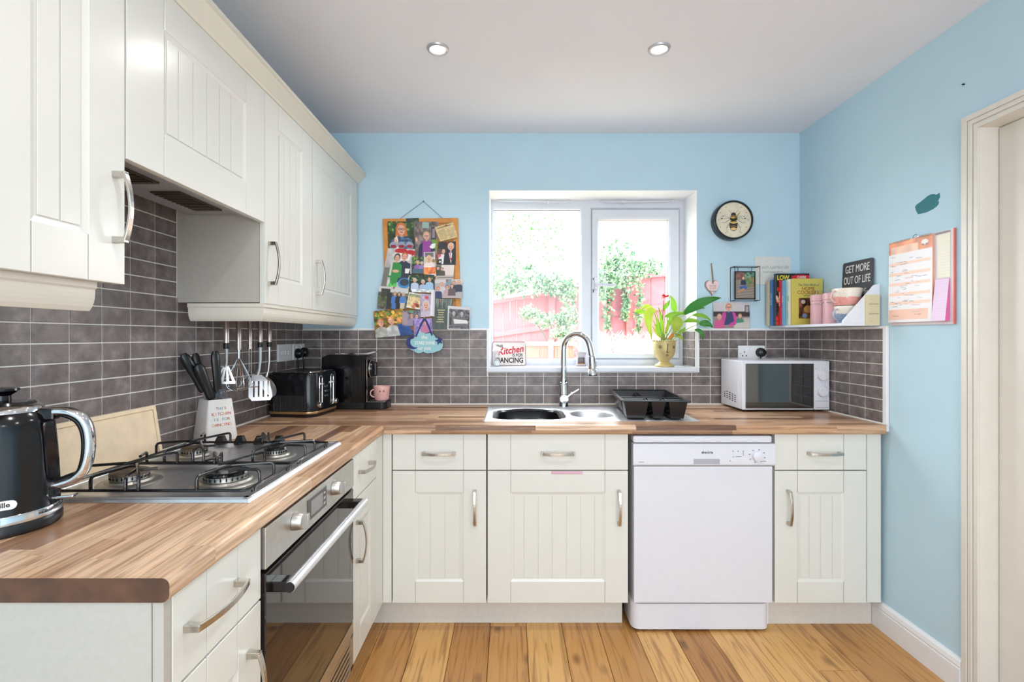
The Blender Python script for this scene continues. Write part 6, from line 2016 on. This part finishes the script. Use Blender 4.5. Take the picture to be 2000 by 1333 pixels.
c = Canvas(50, 42, (120, 116, 130)); c.noise(.4, 5); c.rect(.0, .1, .3, .9, (170, 150, 160)); c.person(.52, .36, .14, (120, 90, 80), (150, 140, 170), asp=.85, glasses=True); c.person(.8, .4, .13, (90, 70, 70), (60, 66, 90), asp=.85); c.ell(.5, .08, .12, .07, (90, 160, 110))
photo('small photo of two women laughing, overlapping the orange one', [(358, 962), (498, 955), (500, 1076), (362, 1081)], c)
c = Canvas(46, 46, (150, 130, 190)); c.noise(.3, 6); c.person(.62, .3, .12, (120, 80, 60), (196, 120, 160), asp=1.0); c.poly([(.1, .9), (.3, .4), (.4, .9)], (206, 196, 220))
photo('violet photo at the bottom middle, behind the cloud plaque ribbon', [(447, 1020), (590, 1020), (596, 1120), (450, 1168)], c)
# cloud plaque on a ribbon
cp_ = thing('cloud_plaque', 'pale blue cloud-shaped plaque with moon and star hanging on navy ribbon', 'plaque', (-.645, YB, 1.22))
yc = YB - .046
def nbp(cx, cy, y=yc): x, z = nb(cx, cy); return (x, y, z)
lobes = [(455, 1225, 48), (505, 1180, 52), (570, 1185, 50), (625, 1225, 52), (560, 1240, 52), (490, 1245, 46), (590, 1235, 54)]
C0 = (540, 1215); outl = []
for i in range(90):
    a = 2 * PI * i / 90; d = (math.cos(a), math.sin(a)); best = 0
    for (lx, ly, lr) in lobes:
        ox, oy = lx - C0[0], ly - C0[1]
        bq = ox * d[0] + oy * d[1]; cq = ox * ox + oy * oy - lr * lr; disc = bq * bq - cq
        if disc >= 0: best = max(best, bq + math.sqrt(disc))
    outl.append(nbp(C0[0] + d[0] * best, C0[1] + d[1] * best))
m = MB(); m.prism(outl[::-1], (0, .005, 0)); build(m, 'cloud', mat('pale_aqua_wood', rgb(150, 200, 208), .5, var=.02), cp_)
NAV = mat('navy_felt', rgb(44, 54, 120), .7, var=.05)
mo = []
for i in range(19):
    a = math.radians(60 + 240 * i / 18); mo.append((445 + 52 * math.cos(a), 1208 - 52 * math.sin(a)))
for i in range(19):
    a = math.radians(300 - 240 * i / 18 * .98); mo.append((470 + 50 * math.cos(a) * .95, 1203 - 44 * math.sin(a)))
m = MB(); m.prism([nbp(x, y, yc - .004) for (x, y) in mo[:37]][::-1], (0, .0038, 0)); build(m, 'moon', NAV, cp_)
st = []
for i in range(10):
    a = PI / 2 + .25 + i * PI / 5; r = 34 if i % 2 == 0 else 15; st.append(nbp(648 + r * math.cos(a), 1195 - r * math.sin(a), yc - .004))
m = MB(); m.prism(st[::-1], (0, .0038, 0)); build(m, 'star', NAV, cp_)
for k, (s, cx, cy, sz_) in enumerate((('the', 533, 1168, .028), ('STARS SHINE', 536, 1213, .026), ('for you', 530, 1252, .027))):
    p = nbp(cx, cy, yc - .0006)
    text(s, sz_, WH, cp_, F_back(*p), bold=.0004, sx=.72 if k == 1 else .9)
m = MB()
m.tube([nbp(533, 1018, yc + .003), nbp(500, 1080), nbp(468, 1160)], .004, 6, flat=(.003, .008)).tube([nbp(533, 1018, yc + .003), nbp(565, 1080), nbp(592, 1155)], .004, 6, flat=(.003, .008))
build(m, 'ribbon', NAV, cp_)
p = nbp(533, 1018, yc + .001); build(MB().lathe([(.005, -.02), (.005, .004), (.003, .008), (0, .009)], p, 12, R=RY_), 'brass_pin', mat('brass_pin', rgb(206, 170, 70), .3, .8), cp_)

# ------------------------------------------------------------------ on the window sill
SZ = 1.0812
ks = thing('metal_sign', 'white enamel sign reading THIS Kitchen IS FOR DANCING on the window sill', 'sign', (0, 2.80, SZ))
Fq = frame((-.103, 2.795, SZ), (1, 0, 0), (0, .22, .975), (0, -.975, .22))
m = MB(Fq); m.prism([(x, y, 0) for (x, y) in rrect(0, .196, 0, .142, .012, 4)], (0, 0, .002)); kp_ = build(m, 'sign_border', mat('dark_sign_rim', rgb(90, 70, 66), .5, var=.1), ks)
m = MB(Fq); m.prism([(x, y, .0019) for (x, y) in rrect(.003, .193, .003, .139, .01, 4)], (0, 0, .0005)); build(m, 'sign_face', mat('aged_white_enamel', rgb(226, 214, 210), .5, var=.05, scale=18), ks)
text('THIS', .022, INK, ks, Fq @ Matrix.Translation((.042, .115, .0026)), bold=.0006, sx=.9)
text('Kitchen', .056, REDL, ks, Fq @ Matrix.Translation((.106, .09, .0028)) @ Matrix.Rotation(.14, 4, 'Z'), bold=.0013, shear=.3, sx=.86)
text('IS FOR', .027, INK, ks, Fq @ Matrix.Translation((.147, .062, .0026)), bold=.0006, sx=.78)
text('DANCING', .042, INK, ks, Fq @ Matrix.Translation((.1, .031, .0026)), bold=.0012, sx=.82)
jr = thing('glass_jar', 'small clear jar with a pinkish-white domed lid before the kitchen sign', 'jar', (-.075, 2.735, SZ))
CLEAR = glass_mat('clear_jar_glass')
build(MB().lathe([(.017, 0), (.0185, .004), (.0185, .075), (.015, .084), (.0135, .084), (.0165, .074), (.0165, .006), (0, .006)], (-.075, 2.735, SZ), 28), 'jar_body', CLEAR, jr)
build(MB().lathe([(.012, .083), (.024, .086), (.0245, .094), (.021, .104), (.012, .111), (0, .113)], (-.075, 2.735, SZ), 28), 'lid', mat('pinkish_lid', rgb(232, 216, 218), .35), jr)
build(MB().lathe([(.0, .006), (.0162, .006), (.0162, .03), (0, .031)], (-.075, 2.735, SZ), 24), 'contents', mat('salt', rgb(232, 232, 236), .8), jr)
ob = thing('oil_burner', 'small white ceramic oil burner with a tealight behind the tap', 'oil burner', (.409, 2.785, SZ))
m = MB(); n = 32; prf = [(.031, .001), (.03, .012), (.028, .03), (.026, .05), (.026, .062), (.032, .074), (.034, .08)]
vs = []; fs = []
for (r, z) in prf:
    for k in range(n): a = 2 * PI * k / n; vs.append((.409 + r * math.cos(a), 2.785 + r * math.sin(a), SZ + z))
for j in range(len(prf) - 1):
    for k in range(n):
        if j in (1, 2) and 20 <= k <= 27: continue
        fs.append((j * n + k, j * n + (k + 1) % n, (j + 1) * n + (k + 1) % n, (j + 1) * n + k))
m.add(vs, fs, 0, True); m.lathe([(0, .066), (.026, .068), (.033, .079)], (.409, 2.785, SZ), 32)
ob1 = build(m, 'burner_body', mat('white_glaze', rgb(190, 182, 184), .35, var=.02), ob)
mod_ = ob1.modifiers.new('wall', 'SOLIDIFY'); mod_.thickness = .002
build(MB().lathe([(.018, .001), (.018, .016), (0, .015)], (.409, 2.785, SZ), 20), 'tealight', mat('amber_wax', rgb(236, 176, 110), .5), ob)

# peace lily in the face pot
PX, PY = .868, 2.722
GOLD = mat('muted_gold_ceramic', rgb(196, 176, 118), .35, .15, var=.08, scale=40)
pl = thing('potted_plant', 'leafy peace lily in a gold face-shaped pot on the window sill', 'plant', (PX, PY, SZ))
m = MB(); m.lathe([(.052, 0), (.054, .004), (.05, .012), (.034, .02), (.027, .028), (.03, .036), (.044, .048), (.054, .066), (.059, .09), (.0615, .12), (.0615, .146), (.058, .147), (.056, .13), (0, .128)], (PX, PY, SZ), 40)
for k in range(22):
    a = 2 * PI * k / 22; m.lathe([(0, -.005), (.0045, -.003), (.0055, 0), (.0045, .003), (0, .005)], (PX + .061 * math.cos(a), PY + .061 * math.sin(a), SZ + .146), 10)
pb = build(m, 'pot', GOLD, pl, sharp=60)
def onpot(u, z):  # point on the pot's front
    r = .0612 if z > .09 else .054 + (z - .066) / .024 * .005
    return (PX + u, PY - math.sqrt(max(r * r - u * u, 0)) - .0005, SZ + z)
fm = MB()
fm.tube([onpot(0, .13), onpot(0, .105), onpot(-.002, .088), onpot(-.007, .082)], .0022, 6); fm.tube([onpot(.009, .084), onpot(.004, .081), onpot(-.004, .081)], .002, 6)
for s in (-1, 1):
    fm.tube([tuple(Vector(onpot(s * .037 + .006 * math.cos(a), .112 + .0075 * math.sin(a)))) for a in [i * PI / 6 for i in range(12)]], .0013, 5, closed=True)
    fm.lathe([(.003, 0), (0, .002)], onpot(s * .037, .111), 10, R=RY_)
fm.tube([tuple(Vector(onpot(.005 * math.cos(a), .066 + .004 * math.sin(a)))) for a in [i * PI / 5 for i in range(10)]], .0015, 5, closed=True)
build(fm, 'face_relief', mat('dark_gilding', rgb(72, 64, 52), .4), pb)
build(MB().lathe([(0, .131), (.0555, .131), (.0555, .128)], (PX, PY, SZ), 24), 'soil', mat('potting_soil', rgb(70, 52, 40), .95, var=.3), pl)
LF = [leaf_mat('lily_leaf', rgb(92, 150, 36), rgb(150, 196, 60), .45), leaf_mat('lily_leaf_pale', rgb(134, 170, 44), rgb(176, 192, 76), .45), leaf_mat('lily_leaf_deep', rgb(30, 100, 40), rgb(60, 140, 50), .35)]
STEM = mat('lily_stem', rgb(150, 176, 92), .5, var=.1)
def lp(cx, cy, y=0.0): return Vector((PX + (cx - 650) * .000697, PY + y, SZ + .147 + (1115 - cy) * .000697))
def blade(pts, wd, m_, yaw=0.0, n=12):
    P = [Vector(p) for p in pts]
    # quadratic through three points
    def at(t): 
        a, b, c_ = P
        cc_ = b * 2 - (a + c_) * .5
        return a * (1 - t) ** 2 + cc_ * 2 * t * (1 - t) + c_ * t * t
    mb = MB(); vs = []; fs = []
    for i in range(n + 1):
        t = i / n; p = at(t); d = (at(min(1, t + .02)) - at(max(0, t - .02))).normalized()
        vw = Vector((math.sin(yaw), -math.cos(yaw), .25)).normalized()
        s = d.cross(vw).normalized(); nn = s.cross(d).normalized()
        w_ = wd / 2 * (math.sin(PI * min(1, t * .97 + .03) ** .8)) ** .85
        for q in (-1, -.5, 0, .5, 1):
            vs.append(p + s * w_ * q - nn * (abs(q) - 1) * w_ * -.28 + nn * .004 * math.sin(q * 3 + t * 5))
    for i in range(n):
        for q in range(4): fs.append((i * 5 + q, i * 5 + q + 1, i * 5 + 6 + q, i * 5 + 5 + q))
    mb.add(vs, fs, 0, True)
    o = build(mb, 'leaf', m_, pl, sharp=None)
    root = Vector((PX + random.uniform(-.022, .022), PY + random.uniform(-.02, .02), SZ + .125))
    a = P[0]
    sm = MB(); mid = (root + a) / 2 + Vector((0, 0, .018)); sm.tube([root, root * .6 + mid * .4, mid, mid * .5 + a * .5 + Vector((0, 0, .004)), a], [.0028, .0026, .0023, .002, .0016], 6)
    build(sm, 'stem', STEM, pl)
K = .000697
blade([lp(560, 880, -.05), lp(490, 925, -.08), lp(512, 1105, -.09)], 78 * K, LF[1], .2)
blade([lp(500, 880, .0), lp(450, 880, .0), lp(408, 884, .0)], 42 * K, LF[0])
blade([lp(565, 850, .03), lp(520, 838, .03), lp(470, 862, .03)], 44 * K, LF[1])
blade([lp(735, 885, .0), lp(728, 820, .0), lp(695, 752, .0)], 62 * K, LF[0], .3)
blade([lp(640, 870, .0), lp(665, 830, -.01), lp(690, 790, -.01)], 36 * K, LF[0])
blade([lp(785, 905, -.05), lp(890, 820, -.1), lp(1034, 786, -.125)], 76 * K, LF[2])
blade([lp(790, 900, -.02), lp(850, 862, -.06), lp(925, 862, -.09)], 50 * K, LF[0])
blade([lp(640, 925, -.03), lp(710, 905, -.05), lp(785, 900, -.06)], 44 * K, LF[0])
blade([lp(690, 935, -.06), lp(715, 980, -.075), lp(690, 1062, -.07)], 98 * K, LF[1], -.1)
blade([lp(835, 915, -.08), lp(900, 920, -.105), lp(955, 965, -.12)], 34 * K, LF[0])
blade([lp(780, 965, -.05), lp(835, 955, -.08), lp(890, 985, -.1)], 36 * K, LF[0])
blade([lp(880, 985, -.1), lp(925, 980, -.115), lp(968, 1015, -.12)], 56 * K, LF[2])
blade([lp(840, 1030, -.1), lp(878, 1045, -.12), lp(895, 1110, -.115)], 34 * K, LF[2])
blade([lp(600, 1075, -.03), lp(588, 990, -.03), lp(560, 905, -.03)], 26 * K, LF[0])
blade([lp(628, 1090, -.02), lp(618, 980, -.03), lp(590, 850, -.03)], 34 * K, LF[0])
blade([lp(715, 1060, -.05), lp(745, 1080, -.06), lp(770, 1115, -.07)], 34 * K, LF[1])
blade([lp(660, 1100, -.04), lp(690, 1075, -.05), lp(700, 1040, -.05)], 30 * K, mat('dry_leaf', rgb(206, 140, 60), .6))
blade([lp(610, 1095, -.05), lp(560, 1050, -.06), lp(530, 1000, -.06)], 22 * K, LF[1])
blade([lp(600, 1090, -.04), lp(575, 1030, -.05), lp(545, 985, -.05)], 30 * K, LF[0])
blade([lp(680, 1000, -.02), lp(700, 930, -.02), lp(730, 880, -.02)], 34 * K, LF[0])
blade([lp(640, 1060, -.05), lp(650, 1000, -.06), lp(640, 935, -.06)], 26 * K, LF[1])
blade([lp(725, 1085, -.05), lp(760, 1040, -.06), lp(790, 1010, -.07)], 26 * K, LF[0])
sm = MB(); sm.tube([lp(640, 1115, -.01), lp(636, 1000, -.01), lp(636, 880, -.01), lp(640, 790, -.01)], .0018, 6); build(sm, 'flower_stem', mat('reddish_stem', rgb(120, 40, 50), .5), pl)
rf = MB(); fc = lp(655, 765, -.01)
for k in range(16):
    a = 2 * PI * k / 16 * 1.618 * 3; r = .008 + .011 * (k / 16); z = .01 - .018 * (k / 16)
    c_ = fc + Vector((r * math.cos(a), r * math.sin(a), z))
    d = Vector((math.cos(a), math.sin(a), .9 - k / 16)).normalized(); s = Vector((-math.sin(a), math.cos(a), 0))
    rf.add([c_ - d * .008, c_ + s * .012, c_ + d * .016, c_ - s * .012, c_ + d * .004 + s.cross(d) * .002], [(0, 1, 4), (1, 2, 4), (2, 3, 4), (3, 0, 4)])
build(rf, 'flower', leaf_mat('red_petal', rgb(176, 14, 30), rgb(220, 40, 54), .25), pl)

# expanding net-curtain rods under the window head
for lab, x0, x1, s in (('white sprung curtain rod at the window head over the fixed pane', -.06, .345, 1), ('white sprung curtain rod at the window head over the opening sash', .535, .945, -1)):
    zz, yy = 2.043, FY - .022
    t = thing('curtain_rod', lab, 'curtain rod', ((x0 + x1) / 2, yy, zz), group='curtain rods at the window head')
    m = MB(); a, b = (x0, x1) if s > 0 else (x1, x0)
    m.tube([(a - .02 * s, FY + .001, zz + .012), (a - .012 * s, yy + .004, zz + .008), (a, yy, zz), ((a * .3 + b * .7), yy, zz - .004)], .0042, 8)
    m.tube([((a * .32 + b * .68), yy, zz - .004), (b - .02 * s, yy, zz - .004), (b, yy + .004, zz + .004), (b + .008 * s, FY + .001, zz + .01)], .0034, 8)
    build(m, 'rod', PVC, t)
    m = MB(); xx = a * .3 + b * .7; m.box(xx - .006, xx + .006, yy - .006, FY + .001, zz - .012, zz + .004)
    build(m, 'bracket', PVC, t, bevel=.002)
